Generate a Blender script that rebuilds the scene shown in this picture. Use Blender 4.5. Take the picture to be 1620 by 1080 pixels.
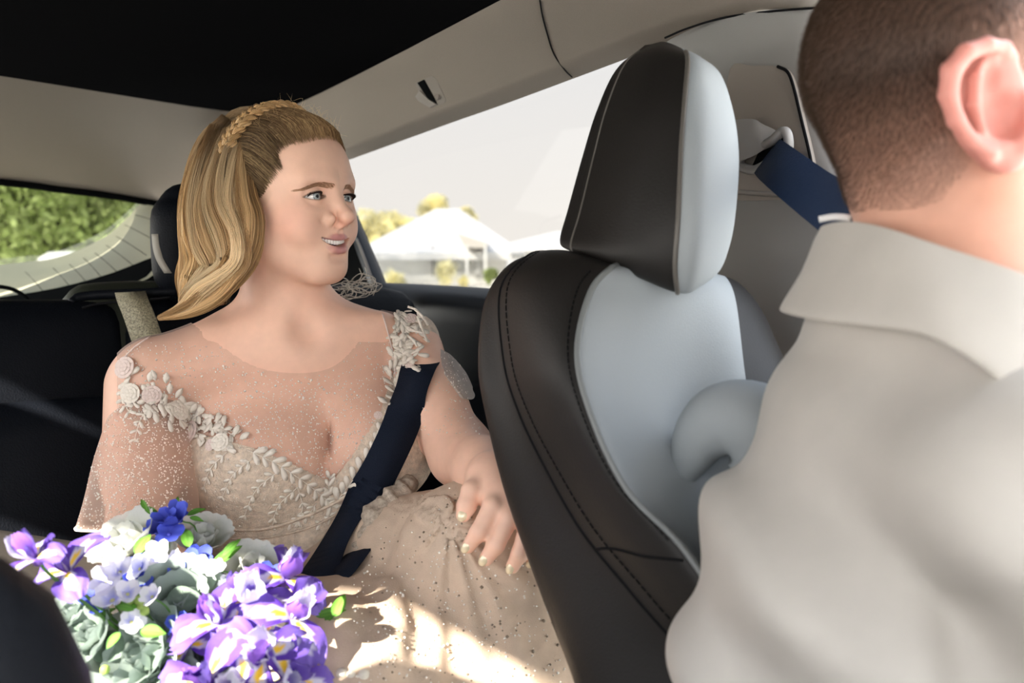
import bpy, bmesh, math, random
import numpy as np
from mathutils import Vector, Matrix
from mathutils.bvhtree import BVHTree
from mathutils import noise as mnoise
QF = 1.0
random.seed(7); rng = np.random.default_rng(7)
for o in list(bpy.data.objects): bpy.data.objects.remove(o)
scn = bpy.context.scene
COL = scn.collection
# ------------------------------------------------------------------ camera
F = 1400.0
CAM = np.array([0.0, 0.0, 1.2])
PITCH = math.atan(140 / 1400)
RT = np.array([1.0, 0, 0]); FW = np.array([0, math.cos(PITCH), -math.sin(PITCH)]); UP = np.array([0, math.sin(PITCH), math.cos(PITCH)])
cd = bpy.data.cameras.new('camera'); cam = bpy.data.objects.new('camera', cd); COL.objects.link(cam)
cd.sensor_width = 36; cd.lens = 36 * F / 1620; cd.clip_start = 0.02; cd.clip_end = 500
cam.location = CAM; cam.rotation_euler = (math.pi / 2 - PITCH, 0, 0)
cd.dof.use_dof = True; cd.dof.focus_distance = 1.1; cd.dof.aperture_fstop = 4.8
scn.camera = cam
# ------------------------------------------------------------------ world, sun, exposure
vs = scn.view_settings
vs.view_transform = 'Standard'; vs.look = 'None'; vs.gamma = 1; vs.use_curve_mapping = False; vs.exposure = 0.5
w = bpy.data.worlds.new('world'); scn.world = w; w.use_nodes = True
nt = w.node_tree; nt.nodes.clear()
out = nt.nodes.new('ShaderNodeOutputWorld'); bg = nt.nodes.new('ShaderNodeBackground')
tc = nt.nodes.new('ShaderNodeTexCoord'); sx = nt.nodes.new('ShaderNodeSeparateXYZ'); rp = nt.nodes.new('ShaderNodeValToRGB')
nt.links.new(tc.outputs['Generated'], sx.inputs[0]); nt.links.new(sx.outputs['Z'], rp.inputs[0])
rp.color_ramp.elements[0].position = 0.0; rp.color_ramp.elements[0].color = (1.0, .95, .88, 1)
rp.color_ramp.elements[1].position = 0.7; rp.color_ramp.elements[1].color = (.78, .87, 1.0, 1)
nt.links.new(rp.outputs[0], bg.inputs[0]); bg.inputs[1].default_value = 5.2
nt.links.new(bg.outputs[0], out.inputs[0])
# car axes: rearwards, lateral (towards the driver's side), both horizontal
CR = np.array([-.602, .7986, 0]); CL = np.array([.7986, .602, 0])
SUN_TRAVEL = 0.92 * CL + 0.22 * CR + np.array([0, 0, -0.63])
sd = bpy.data.lights.new('sun', 'SUN'); sun = bpy.data.objects.new('sun', sd); COL.objects.link(sun)
sd.energy = 19; sd.angle = 0.02; sd.color = (1.0, .93, .82)
sun.rotation_euler = Vector(SUN_TRAVEL).to_track_quat('-Z', 'Y').to_euler()
sun.location = (-3, -2, 5)

# ------------------------------------------------------------------ projection helpers (pixel + depth -> metres)
def ray(px, py):
    return FW + RT * ((px - 810) / F) - UP * ((py - 540) / F)
def P(px, py, d): return CAM + ray(px, py) * d
def on_lat(px, py, lat):
    r = ray(px, py); return CAM + r * (lat / (r @ CL))
def on_rear(px, py, rear):
    r = ray(px, py); return CAM + r * (rear / (r @ CR))
def on_z(px, py, z):
    r = ray(px, py); return CAM + r * ((z) / r[2])
def car(rear, lat, z): return CAM + CR * rear + CL * lat + np.array([0, 0, z])
def proj(p):
    q = np.asarray(p) - CAM; d = q @ FW
    return 810 + F * (q @ RT) / d, 540 - F * (q @ UP) / d
# ------------------------------------------------------------------ object helpers
def thing(name, label, cat, loc=(0, 0, 0), group=None):
    o = bpy.data.objects.new(name, None); COL.objects.link(o); o.empty_display_size = .05
    o.location = tuple(loc); o['label'] = label; o['category'] = cat
    if group: o['group'] = group
    return o
def link(name, me, parent=None, mat=None, label=None):
    o = bpy.data.objects.new(name, me); COL.objects.link(o)
    if mat is not None:
        me.materials.clear()
        for m in (mat if isinstance(mat, (list, tuple)) else [mat]): me.materials.append(m)
    if parent is not None:
        o.parent = parent
        pw = world_loc(parent); o.matrix_parent_inverse = Matrix.Translation(-pw)
    if label: o['label'] = label
    return o
def world_loc(o):
    # every Empty is only translated; mesh parents sit at the origin of their parent's space
    l = Vector(o.location)
    if o.parent is not None: l = l + world_loc(o.parent) + o.matrix_parent_inverse.translation
    return l
def tag(o, label, cat, group=None, kind=None):
    if label: o['label'] = label
    if cat: o['category'] = cat
    if group: o['group'] = group
    if kind: o['kind'] = kind
    return o
def struct(o): o['kind'] = 'structure'; return o
def mesh_np(name, V, faces, smooth=True, col=None):
    """faces: (n,k) int array or list of index lists"""
    me = bpy.data.meshes.new(name)
    V = np.asarray(V, dtype=np.float32)
    if isinstance(faces, np.ndarray):
        n, k = faces.shape
        me.vertices.add(len(V)); me.vertices.foreach_set('co', V.ravel())
        me.loops.add(n * k); me.loops.foreach_set('vertex_index', faces.astype(np.int32).ravel())
        me.polygons.add(n); me.polygons.foreach_set('loop_start', np.arange(0, n * k, k, dtype=np.int32))
        me.update(calc_edges=True); me.validate()
    else:
        me.from_pydata([tuple(map(float, v)) for v in V], [], faces); me.update()
    if smooth: me.polygons.foreach_set('use_smooth', np.ones(len(me.polygons), dtype=bool))
    if col is not None:
        a = me.color_attributes.new('Col', 'FLOAT_COLOR', 'POINT')
        c = np.ones((len(V), 4), dtype=np.float32); c[:, :3] = col; a.data.foreach_set('color', c.ravel())
    return me
class MB:
    """collects pieces that become ONE mesh"""
    def __init__(s): s.V = []; s.Fc = []; s.C = []; s.n = 0
    def add(s, V, faces, col=None):
        V = np.asarray(V, float); s.V.append(V); s.Fc.extend([[i + s.n for i in f] for f in faces]); s.n += len(V)
        if col is not None: s.C.append(np.tile(np.asarray(col, float), (len(V), 1)) if np.ndim(col) == 1 else col)
    def mesh(s, name, smooth=True):
        return mesh_np(name, np.concatenate(s.V), s.Fc, smooth, np.concatenate(s.C) if s.C else None)
def cr_interp(pts, n, closed=False):
    """Catmull-Rom through pts, n samples per segment (works on (m,...) arrays)"""
    pts = np.asarray(pts, float); m = len(pts); out = []
    segs = m if closed else m - 1
    for i in range(segs):
        if closed: p0, p1, p2, p3 = pts[(i - 1) % m], pts[i], pts[(i + 1) % m], pts[(i + 2) % m]
        else:
            p1, p2 = pts[i], pts[i + 1]; p0 = pts[i - 1] if i > 0 else 2 * p1 - p2; p3 = pts[i + 2] if i + 2 < m else 2 * p2 - p1
        for k in range(n):
            t = k / n
            out.append(.5 * ((2 * p1) + (-p0 + p2) * t + (2 * p0 - 5 * p1 + 4 * p2 - p3) * t * t + (-p0 + 3 * p1 - 3 * p2 + p3) * t ** 3))
    if not closed: out.append(pts[-1])
    return np.array(out)
def loft(grid, nr=6, nc=6, closed=False, cap=False):
    """grid [row][col] of xyz control points -> verts, quads, (rows, cols)"""
    g = np.array(grid, float)
    g = cr_interp(g, nr, False)
    g = np.swapaxes(cr_interp(np.swapaxes(g, 0, 1), nc, closed), 0, 1)
    R, Cc = g.shape[:2]; V = g.reshape(-1, 3); fs = []
    cm = Cc if closed else Cc - 1
    for i in range(R - 1):
        for j in range(cm):
            a = i * Cc + j; b = i * Cc + (j + 1) % Cc; fs.append([a, b, b + Cc, a + Cc])
    if cap:
        V = list(V)
        for row, flip in ((0, False), (R - 1, True)):
            ring = [row * Cc + j for j in range(Cc)]
            c = np.mean([V[i] for i in ring], axis=0); V.append(c); ci = len(V) - 1
            for j in range(Cc):
                a, b = ring[j], ring[(j + 1) % Cc]; fs.append([b, a, ci] if not flip else [a, b, ci])
        V = np.array(V)
    return V, fs, (R, Cc), g
def Pg(rows): return [[P(*p) for p in r] for r in rows]
def tube(pts, r, n=8, closed=False, flat=None, up=None, caps=True):
    """tube along pts; r scalar or per-point; flat = (a,b) cross-section scale"""
    pts = np.asarray(pts, float); m = len(pts); r = np.broadcast_to(np.asarray(r, float), (m,))
    T = np.gradient(pts, axis=0)
    if closed: T = np.roll(pts, -1, 0) - np.roll(pts, 1, 0)
    T /= np.linalg.norm(T, axis=1)[:, None] + 1e-12
    u = np.array(up, float) if up is not None else np.array([.13, .21, .97])
    V = []; prev = None
    for i in range(m):
        a = (u if prev is None or up is not None else prev); a = a - T[i] * (a @ T[i]); a /= np.linalg.norm(a) + 1e-12; prev = a
        b = np.cross(T[i], a)
        for k in range(n):
            t = 2 * math.pi * k / n; fa, fb = flat if flat else (1, 1)
            V.append(pts[i] + r[i] * (a * math.cos(t) * fa + b * math.sin(t) * fb))
    fs = []
    for i in range(m if closed else m - 1):
        for k in range(n):
            a = i * n + k; b = i * n + (k + 1) % n; c = ((i + 1) % m) * n + (k + 1) % n; d = ((i + 1) % m) * n + k
            fs.append([a, b, c, d])
    if caps and not closed:
        fs.append(list(range(n))[::-1]); fs.append([(m - 1) * n + k for k in range(n)])
    return np.array(V), fs
def ribbon(pts, widthvec, thick, n=1):
    """flat strap with thickness; widthvec (m,3) half-width vectors"""
    pts = np.asarray(pts, float); m = len(pts); W = np.broadcast_to(np.asarray(widthvec, float), (m, 3))
    T = np.gradient(pts, axis=0); V = []; fs = []
    for i in range(m):
        nn = np.cross(T[i], W[i]); nn /= np.linalg.norm(nn) + 1e-12; nn *= thick / 2
        V += [pts[i] - W[i] - nn, pts[i] + W[i] - nn, pts[i] + W[i] + nn, pts[i] - W[i] + nn]
    for i in range(m - 1):
        for k in range(4): a = i * 4 + k; b = i * 4 + (k + 1) % 4; fs.append([a, b, b + 4, a + 4])
    fs.append([3, 2, 1, 0]); fs.append([(m - 1) * 4 + k for k in range(4)])
    return np.array(V), fs
def rbox(c, h, ax, r, n=8, bulge=0.0):
    """rounded box: centre, half sizes, axes (3 vectors), radius"""
    h = np.array(h, float); ax = np.array(ax, float); V = {}; vs_ = []; fs = []
    lin = np.linspace(-1, 1, n + 1); lin = np.sign(lin) * (1 - (1 - np.abs(lin)) ** 1.5)
    def vid(q):
        key = tuple(np.round(q, 5))
        if key not in V:
            s = q * h; core = np.clip(s, -(h - r), h - r); dlt = s - core; L = np.linalg.norm(dlt)
            p = core + (dlt / L * r if L > 1e-9 else 0)
            if bulge:
                for a_ in range(3):
                    o1, o2 = (a_ + 1) % 3, (a_ + 2) % 3
                    p[a_] += bulge * q[a_] * (1 - q[o1] ** 2) * (1 - q[o2] ** 2)
            V[key] = len(vs_); vs_.append(np.array(c) + p @ ax)
        return V[key]
    for a_ in range(3):
        o1, o2 = (a_ + 1) % 3, (a_ + 2) % 3
        for s in (-1, 1):
            for i in range(n):
                for j in range(n):
                    q = []
                    for (u, v) in ((i, j), (i + 1, j), (i + 1, j + 1), (i, j + 1)):
                        t = np.zeros(3); t[a_] = s; t[o1] = lin[u]; t[o2] = lin[v]; q.append(vid(t))
                    fs.append(q if s > 0 else q[::-1])
    return np.array(vs_), fs
def prism(poly, off, rounded=0):
    """extrude polygon (list of xyz) along vector off"""
    n = len(poly); V = [np.array(p) for p in poly] + [np.array(p) + off for p in poly]
    fs = [list(range(n))[::-1], [n + i for i in range(n)]] + [[i, (i + 1) % n, n + (i + 1) % n, n + i] for i in range(n)]
    return np.array(V), fs
def obj(name, VF, mat, parent=None, smooth=True, label=None, col=None):
    me = mesh_np(name, VF[0], VF[1], smooth, col)
    return link(name, me, parent, mat, label)
# ------------------------------------------------------------------ materials
def mat(name, base, rough=.5, spec=.5, bump=0, bscale=200, var=0, vscale=20, metal=0, attr=None, sss=0, sheen=0, alpha=None, trans=0, coat=0, weave=0, ior=1.45):
    m = bpy.data.materials.new(name); m.use_nodes = True; t = m.node_tree; b = t.nodes['Principled BSDF']
    b.inputs['Base Color'].default_value = (*base, 1); b.inputs['Roughness'].default_value = rough
    b.inputs['Specular IOR Level'].default_value = spec; b.inputs['Metallic'].default_value = metal
    b.inputs['Coat Weight'].default_value = coat; b.inputs['Sheen Weight'].default_value = sheen
    b.inputs['IOR'].default_value = ior
    tcn = t.nodes.new('ShaderNodeTexCoord'); csock = None
    if attr:
        a = t.nodes.new('ShaderNodeVertexColor'); a.layer_name = attr; csock = a.outputs[0]
    if var:
        nz = t.nodes.new('ShaderNodeTexNoise'); nz.inputs['Scale'].default_value = vscale; nz.inputs['Detail'].default_value = 5
        t.links.new(tcn.outputs['Object'], nz.inputs['Vector'])
        mr = t.nodes.new('ShaderNodeMapRange'); mr.inputs[1].default_value = .3; mr.inputs[2].default_value = .7
        mr.inputs[3].default_value = 1 - var; mr.inputs[4].default_value = 1 + var; t.links.new(nz.outputs[0], mr.inputs[0])
        mx = t.nodes.new('ShaderNodeVectorMath'); mx.operation = 'SCALE'
        if csock: t.links.new(csock, mx.inputs[0])
        else: mx.inputs[0].default_value = base
        t.links.new(mr.outputs[0], mx.inputs['Scale']); csock = mx.outputs[0]
    if csock: t.links.new(csock, b.inputs['Base Color'])
    if bump:
        if weave:
            nz = t.nodes.new('ShaderNodeTexVoronoi')
        else:
            nz = t.nodes.new('ShaderNodeTexNoise'); nz.inputs['Detail'].default_value = 3
        nz.inputs['Scale'].default_value = bscale; t.links.new(tcn.outputs['Object'], nz.inputs['Vector'])
        bp = t.nodes.new('ShaderNodeBump'); bp.inputs['Strength'].default_value = bump; bp.inputs['Distance'].default_value = .002
        t.links.new(nz.outputs[0], bp.inputs['Height']); t.links.new(bp.outputs[0], b.inputs['Normal'])
    if sss:
        b.inputs['Subsurface Weight'].default_value = sss; b.inputs['Subsurface Radius'].default_value = (.012, .004, .002); b.inputs['Subsurface Scale'].default_value = 1
    if alpha is not None: b.inputs['Alpha'].default_value = alpha
    if trans:
        # thin translucent leaf/petal/cloth
        tr = t.nodes.new('ShaderNodeBsdfTranslucent'); ms = t.nodes.new('ShaderNodeMixShader'); ms.inputs[0].default_value = trans
        if csock: t.links.new(csock, tr.inputs[0])
        else: tr.inputs[0].default_value = (*base, 1)
        o = t.nodes['Material Output']; t.links.new(b.outputs[0], ms.inputs[1]); t.links.new(tr.outputs[0], ms.inputs[2]); t.links.new(ms.outputs[0], o.inputs[0])
    return m
def glass_tint(name, c, gloss=.06):
    m = bpy.data.materials.new(name); m.use_nodes = True; t = m.node_tree; t.nodes.clear()
    o = t.nodes.new('ShaderNodeOutputMaterial'); tr = t.nodes.new('ShaderNodeBsdfTransparent'); tr.inputs[0].default_value = (*c, 1)
    g = t.nodes.new('ShaderNodeBsdfGlossy'); g.inputs['Roughness'].default_value = .02; ms = t.nodes.new('ShaderNodeMixShader'); ms.inputs[0].default_value = gloss
    t.links.new(tr.outputs[0], ms.inputs[1]); t.links.new(g.outputs[0], ms.inputs[2]); t.links.new(ms.outputs[0], o.inputs[0])
    return m
def tulle(name, c, op, tl=.5, speck=0):
    """sheer net: mostly see-through, the threads diffuse/translucent"""
    m = bpy.data.materials.new(name); m.use_nodes = True; t = m.node_tree; t.nodes.clear()
    o = t.nodes.new('ShaderNodeOutputMaterial'); tr = t.nodes.new('ShaderNodeBsdfTransparent')
    df = t.nodes.new('ShaderNodeBsdfDiffuse'); df.inputs[0].default_value = (*c, 1); ts = t.nodes.new('ShaderNodeBsdfTranslucent'); ts.inputs[0].default_value = (*c, 1)
    m1 = t.nodes.new('ShaderNodeMixShader'); m1.inputs[0].default_value = tl; t.links.new(df.outputs[0], m1.inputs[1]); t.links.new(ts.outputs[0], m1.inputs[2])
    lw = t.nodes.new('ShaderNodeLayerWeight'); lw.inputs[0].default_value = .35
    mr = t.nodes.new('ShaderNodeMapRange'); mr.inputs[3].default_value = op; mr.inputs[4].default_value = min(.95, op + .55); t.links.new(lw.outputs['Facing'], mr.inputs[0])
    m2 = t.nodes.new('ShaderNodeMixShader'); t.links.new(mr.outputs[0], m2.inputs[0]); t.links.new(tr.outputs[0], m2.inputs[1]); t.links.new(m1.outputs[0], m2.inputs[2])
    t.links.new(m2.outputs[0], o.inputs[0]); return m
def srgb(r, g, b):
    f = lambda c: (c / 255 / 12.92) if c / 255 <= .04045 else ((c / 255 + .055) / 1.055) ** 2.4
    return (f(r), f(g), f(b))
M = {}
M['headliner'] = mat('headliner', (.27, .235, .20), .95, .1, .35, 1800, .06, 900)
M['roof_glass'] = mat('roof_glass', (.006, .006, .0066), 1, 0, ior=1.0)
M['trim_gray'] = mat('trim_gray', (.26, .24, .22), .6, .3, .15, 900)
M['trim_light'] = mat('trim_light', (.33, .325, .32), .5, .35, .1, 900)
M['trim_dark'] = mat('trim_dark', (.016, .020, .027), .5, .4, .15, 700, ior=1.3)
M['trim_black'] = mat('trim_black', (.004, .0045, .005), .7, .1, .2, 700, ior=1.15)
M['hatch'] = mat('hatch', (.25, .245, .18), .5, .4, .2, 900)
M['leather'] = mat('leather', (.013, .0115, .0105), .5, .4, .14, 500, ior=1.36)
M['leather_black'] = mat('leather_black', (.0045, .0055, .008), .5, .3, .35, 380, ior=1.25)
M['insert'] = mat('insert', (.285, .31, .325), .6, .3, .15, 700)
M['trim_pillar'] = mat('trim_pillar', (.23, .225, .22), .5, .35, .1, 900)
M['trim_mid'] = mat('trim_mid', (.27, .24, .215), .6, .3, .15, 900)
M['piping_dark'] = mat('piping_dark', (.10, .09, .08), .45, .5)
M['webbing_blue'] = mat('webbing_blue', (.022, .038, .085), .7, .2, .8, 700, ior=1.3)
M['piping'] = mat('piping', (.16, .17, .17), .4, .5)
M['seam'] = mat('seam', (.006, .006, .007), .8, .1)
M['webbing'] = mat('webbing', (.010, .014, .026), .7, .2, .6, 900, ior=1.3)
M['webbing_sunlit'] = mat('webbing_sunlit', (.30, .27, .18), .5, .6, .9, 500, .6, 420)  # sunlight on the belt is put into this gold colour
M['leather_lit'] = mat('leather_lit', (.030, .033, .024), .5, .4, .3, 380, ior=1.35)  # black leather with its greenish light put into the colour
M['skin'] = mat('skin', (.7, .45, .33), .48, .35, .08, 900, .04, 60, attr='Col', sss=.05)
M['hairb'] = mat('hairb', (.5, .3, .1), .45, .25, attr='Col')
M['lace'] = mat('lace', (.80, .725, .63), .8, .2, .3, 900, .08, 300)
M['lace_pink'] = mat('lace_pink', (.76, .62, .56), .8, .2, .3, 900, .08, 300)
M['bodice'] = mat('bodice', (.64, .515, .405), .7, .3, .8, 600, .20, 140, weave=0)
M['shirt'] = mat('shirt', (.46, .43, .39), .6, .3, .2, 1500, .03, 30)
M['bead'] = mat('bead', (1, .96, .88), .25, 1, metal=.15)
M['metal'] = mat('metal', (.6, .6, .6), .3, .5, metal=1)
# ================================================================== THE CAR SHELL (setting)
ZR = .33
def polyplate(name, poly, off, m, parent=None, label=None): return obj(name, prism(poly, np.array(off)), m, parent, smooth=False, label=label)
# dark glass roof
edge_rear = [on_z(px, py, ZR) for px, py in ((-700, 12), (-350, 66), (0, 120), (150, 144), (300, 168), (352, 175))]
edge_side = [on_z(px, py, ZR) for px, py in ((430, 181), (466, 166), (505, 148), (560, 121), (640, 80), (720, 38), (792, 0), (900, -60))]
lat_side = edge_side[-1] @ CL
roof = edge_rear + edge_side + [car(-.45, lat_side - .02, ZR) + [0, 0, 1.2], car(-.45, -.32, ZR) + [0, 0, 1.2], car((edge_rear[0] - CAM) @ CR, -.32, ZR) + [0, 0, 1.2]]
roof = [np.array([p[0], p[1], CAM[2] + ZR]) for p in roof]
struct(polyplate('ceiling', roof, [0, 0, .02], M['roof_glass'], label='black panoramic roof panel'))
# near side and front roof rails, pillars, doors: unseen behind the camera, built and placed to shape the sunlight
rr0 = (edge_rear[0] - CAM) @ CR
def bar(name, a, b, w_, h_, m, **k):
    a = np.array(a); b = np.array(b); d = b - a; L = np.linalg.norm(d); d /= L; s = np.cross(d, [0, 0, 1]); s /= np.linalg.norm(s); u = np.cross(s, d)
    return obj(name, rbox((a + b) / 2, (L / 2, w_ / 2, h_ / 2), (d, s, u), min(w_, h_) * .4, 4), m, **k)
Cz = car
struct(bar('trim_1', Cz(-.5, -.37, .28), Cz(2.0, -.37, .28), .14, .13, M['headliner'], label='near side roof rail'))
struct(bar('trim_18', Cz(.60, -.37, .265), Cz(1.6, -.42, .0), .14, .13, M['headliner'], label='unseen sloping near side bar added to shade her sleeve'))  # extra bar, out of view, added to keep the sun off her sleeve
struct(bar('trim_2', Cz(-.45, -.40, .31), Cz(-.45, .92, .31), .14, .08, M['headliner'], label='front roof header'))
struct(bar('trim_3', Cz(.26, -.45, -.1), Cz(.26, -.40, .30), .10, .05, M['trim_gray'], label='near side centre pillar'))
struct(bar('trim_4', Cz(-1.15, -.55, -.12), Cz(-.45, -.42, .30), .07, .05, M['trim_gray'], label='near side windscreen pillar'))
struct(bar('wall_right', Cz(-1.2, -.58, -.46), Cz(2.4, -.58, -.46), .08, .70, M['trim_dark'], label='dark lower part of the near side doors'))
struct(obj('floor', rbox(Cz(.6, .2, -.86), (1.9, .85, .03), (CR, CL, (0, 0, 1)), .01, 2), M['trim_black']))
struct(obj('wall_front', rbox(Cz(-1.15, .2, -.45), (.2, .85, .32), (CR, CL, (0, 0, 1)), .1, 6), M['trim_dark'], label='dark dashboard'))
# headliner behind and beside the glass roof
def zr(px, py): 
    p = on_z(px, py, ZR); return p
top = [on_z(-700, 12, ZR), on_z(-350, 66, ZR), on_z(0, 120, ZR), on_z(150, 144, ZR), on_z(300, 168, ZR), on_z(380, 180, ZR), on_z(466, 166, ZR), on_z(560, 121, ZR), on_z(640, 80, ZR), on_z(720, 38, ZR), on_z(792, 0, ZR), on_z(900, -60, ZR), on_z(1030, -140, ZR), on_z(1150, -215, ZR), on_z(1300, -300, ZR), on_z(1700, -500, ZR)]
LW = .90
bot = [P(-700, 240, 1.45), P(-350, 262, 1.75), P(0, 286, 2.05), P(130, 302, 2.17), P(262, 324, 2.27), P(420, 300, 2.12), on_lat(500, 271, .92), on_lat(560, 250, LW), on_lat(640, 221, LW), on_lat(720, 192, LW), on_lat(800, 164, LW), on_lat(975, 99, LW), on_lat(1090, 56, LW), on_lat(1200, 30, LW), on_lat(1330, 12, LW), on_lat(1700, -110, LW)]
rows = []
for t, bul in ((0, .012), (.0, 0), (.33, -.004), (.62, .008), (.80, .022), (.88, .030), (.93, .030), (.975, .018), (1, 0)):
    r = []
    for i, (a, b) in enumerate(zip(top, bot)):
        side = 1 if i >= 6 else .15
        q = a + (b - a) * t
        if t == 0 and bul: q = a + (car(.8, .25, ZR) - a) * .05; q[2] = CAM[2] + ZR + .03
        else: q = q - (CL * 1.0 + 0) * bul * side * (1 if t > .5 else 1) + np.array([0, 0, bul * -.0 ])
        r.append(q)
    rows.append(r)
V, fs, _, G = loft(rows, 4, 5)
hl = struct(obj('wall_left', (V, fs), M['headliner'], label='beige grey cloth roof lining and side rail'))
# seam across the side rail
def surf_pts(pix, lift=.002):
    bv = BVHTree.FromPolygons([Vector(v) for v in V], fs); o_ = []
    for px, py in pix:
        r = ray(px, py); h = bv.ray_cast(Vector(CAM), Vector(r).normalized())
        if h[0] is not None: o_.append(np.array(h[0]) - r / np.linalg.norm(r) * lift)
    return np.array(o_)
sp = surf_pts([(854, 1), (858, 25), (866, 55), (876, 85), (893, 110), (905, 122)])
if len(sp) > 2: struct(obj('trim_5', tube(cr_interp(sp, 4), .0011, 5), M['seam'], label='thin seam in the side rail lining'))
# ---- rear window: glass, dark surround, hatch trim with fine grooves
g0 = [P(-420, 258, 1.72), P(0, 291, 2.06), P(90, 302, 2.14), P(170, 311, 2.21), P(222, 321, 2.26)]
gb = [P(-420, 470, 2.05), P(0, 419, 2.45), P(90, 407, 2.45), P(160, 378, 2.40), P(216, 330, 2.28)]
V2, f2, _, _ = loft([g0, [(a + b) / 2 for a, b in zip(g0, gb)], gb], 6, 6)
M['glass_rear'] = glass_tint('glass_rear', (.124, .128, .118), .03)
struct(obj('window_1', (V2, f2), M['glass_rear'], label='tinted rear window glass'))
fr = cr_interp([P(-420, 250, 1.70), P(0, 288, 2.04), P(90, 299, 2.12), P(170, 309, 2.19), P(240, 321, 2.25), P(262, 326, 2.27)], 5)
struct(obj('trim_6', tube(fr, .0085, 8), M['trim_black'], label='black rubber edge over the rear window'))
inn = [P(-420, 470, 2.03), P(0, 419, 2.43), P(90, 407, 2.43), P(160, 378, 2.38), P(200, 345, 2.30), P(222, 322, 2.25)]
mid = [P(-420, 485, 1.93), P(0, 431, 2.33), P(100, 420, 2.33), P(180, 388, 2.28), P(222, 352, 2.22), P(244, 326, 2.22)]
mi2 = [P(-420, 520, 1.80), P(0, 452, 2.15), P(112, 436, 2.12), P(205, 402, 2.08), P(243, 362, 2.06), P(260, 330, 2.12)]
ou2 = [P(-420, 580, 1.65), P(0, 500, 1.98), P(125, 478, 1.95), P(235, 440, 1.92), P(275, 390, 1.92), P(290, 336, 2.02)]
V3, f3, _, _ = loft([inn, mid, mi2, ou2], 6, 6)
hatch = struct(obj('trim_7', (V3, f3), M['hatch'], label='pale grey green hatch trim curving under the rear window'))
bvh3 = BVHTree.FromPolygons([Vector(v) for v in V3], f3)
mb = MB()
for (a, b) in (((40, 430), (84, 480)), ((84, 424), (126, 472)), ((110, 418), (150, 462)), ((132, 408), (172, 452)), ((150, 400), (196, 440)), ((168, 388), (216, 424)), ((184, 374), (232, 404)), ((198, 356), (244, 380)), ((214, 340), (254, 352))):
    pts = []
    for t in np.linspace(0, 1, 8):
        px = a[0] + (b[0] - a[0]) * t; py = a[1] + (b[1] - a[1]) * t ** 1.1
        h = bvh3.ray_cast(Vector(CAM), Vector(ray(px, py)).normalized())
        if h[0] is not None: pts.append(np.array(h[0]) - ray(px, py) * .0003)
    if len(pts) > 2: mb.add(*tube(pts, .0008, 5))
gr = link('groove', mb.mesh('groove'), hatch, M['seam']); gr['kind'] = 'stuff'
# dark round speaker rim under the hatch trim
sp_ = [P(x, y, d) for x, y, d in ((-60, 452, 1.7), (-20, 452, 1.72), (15, 456, 1.74), (38, 468, 1.75), (50, 485, 1.75))]
struct(obj('trim_8', tube(cr_interp(sp_, 6), .004, 8), M['trim_black'], label='curved black lip under the hatch trim'))
struct(obj('trim_9', loft([[P(-420, 520, 1.95), P(0, 470, 2.0), P(150, 440, 1.98), P(262, 400, 1.95), P(420, 360, 1.95), P(540, 330, 1.95)], [P(-420, 760, 1.75), P(0, 640, 1.8), P(150, 620, 1.8), P(262, 600, 1.8), P(420, 600, 1.85), P(560, 600, 1.85)]], 2, 4)[:2], M['trim_black'], label='dark luggage cover behind the rear seats'))
struct(obj('trim_19', loft([[P(255, 322, 2.29), P(320, 312, 2.25), on_lat(400, 286, .93)], [P(270, 345, 2.10), P(335, 380, 2.15), on_lat(400, 380, .93)], [P(262, 460, 1.97), P(335, 500, 2.0), on_lat(400, 500, .93)]], 4, 4)[:2], M['trim_black'], label='black rear corner panel'))
# ---- side window with dark quarter pillar and door ledge
wt = [on_lat(x, y, LW + .012) for x, y in ((540, 256), (560, 249), (640, 220), (720, 191), (800, 163), (975, 98), (1150, 24))]
wb = [on_lat(x, y, .95) for x, y in ((540, 470), (600, 462), (660, 462), (720, 462), (800, 465), (975, 475), (1150, 485))]
V4, f4, _, _ = loft([wt, wb], 2, 3)
M['glass_side'] = glass_tint('glass_side', (.121, .121, .121), .008)
struct(obj('window_2', (V4, f4), M['glass_side'], label='rear side door window glass'))
# quarter pillar: dark sloping strip
qp = [[on_lat(x, y, l) for x, y, l in ((556, 318, .95), (583, 380, .95), (612, 449, .95), (640, 520, .95))],
      [on_lat(x, y, l) for x, y, l in ((555, 322, .925), (580, 386, .925), (606, 452, .925), (630, 520, .925))],
      [on_lat(x, y, l) for x, y, l in ((548, 325, .90), (570, 392, .90), (594, 458, .90), (614, 520, .90))],
      [on_lat(x, y, l) for x, y, l in ((540, 326, .915), (563, 395, .915), (588, 462, .915), (606, 520, .915))]]
struct(obj('trim_10', loft(qp, 4, 5)[:2], M['trim_dark'], label='dark sloping pillar beside the side window'))
qs = [on_lat(x, y, .90) for x, y in ((549, 345), (570, 392), (590, 446), (600, 472))]
struct(obj('trim_11', tube(cr_interp(qs, 5), .0035, 6), M['trim_gray'], label='thin lighter seal along the dark pillar'))
cp = [[on_lat(x, y, .92) for x, y in ((380, 290), (440, 280), (500, 268), (552, 290))], [on_lat(x, y, .93) for x, y in ((380, 470), (440, 480), (520, 490), (600, 500))]]
struct(obj('trim_12', loft(cp, 3, 3)[:2], M['trim_black'], label='black rear quarter panel'))
# door: ledge + panel
dl = []
for (dy, l) in ((-1, .955), (0, .925), (6, .905), (16, .89), (34, .885), (60, .90), (150, .895), (160, .885), (330, .87), (520, .86)):
    dl.append([on_lat(x, y0 + dy, l) for x, y0 in ((588, 448), (612, 448), (700, 452), (792, 458), (900, 466), (1100, 482), (1300, 500))])
struct(obj('door_1', loft(dl, 3, 4)[:2], M['trim_dark'], label='dark rear door panel with a soft ledge under the window'))
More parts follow.
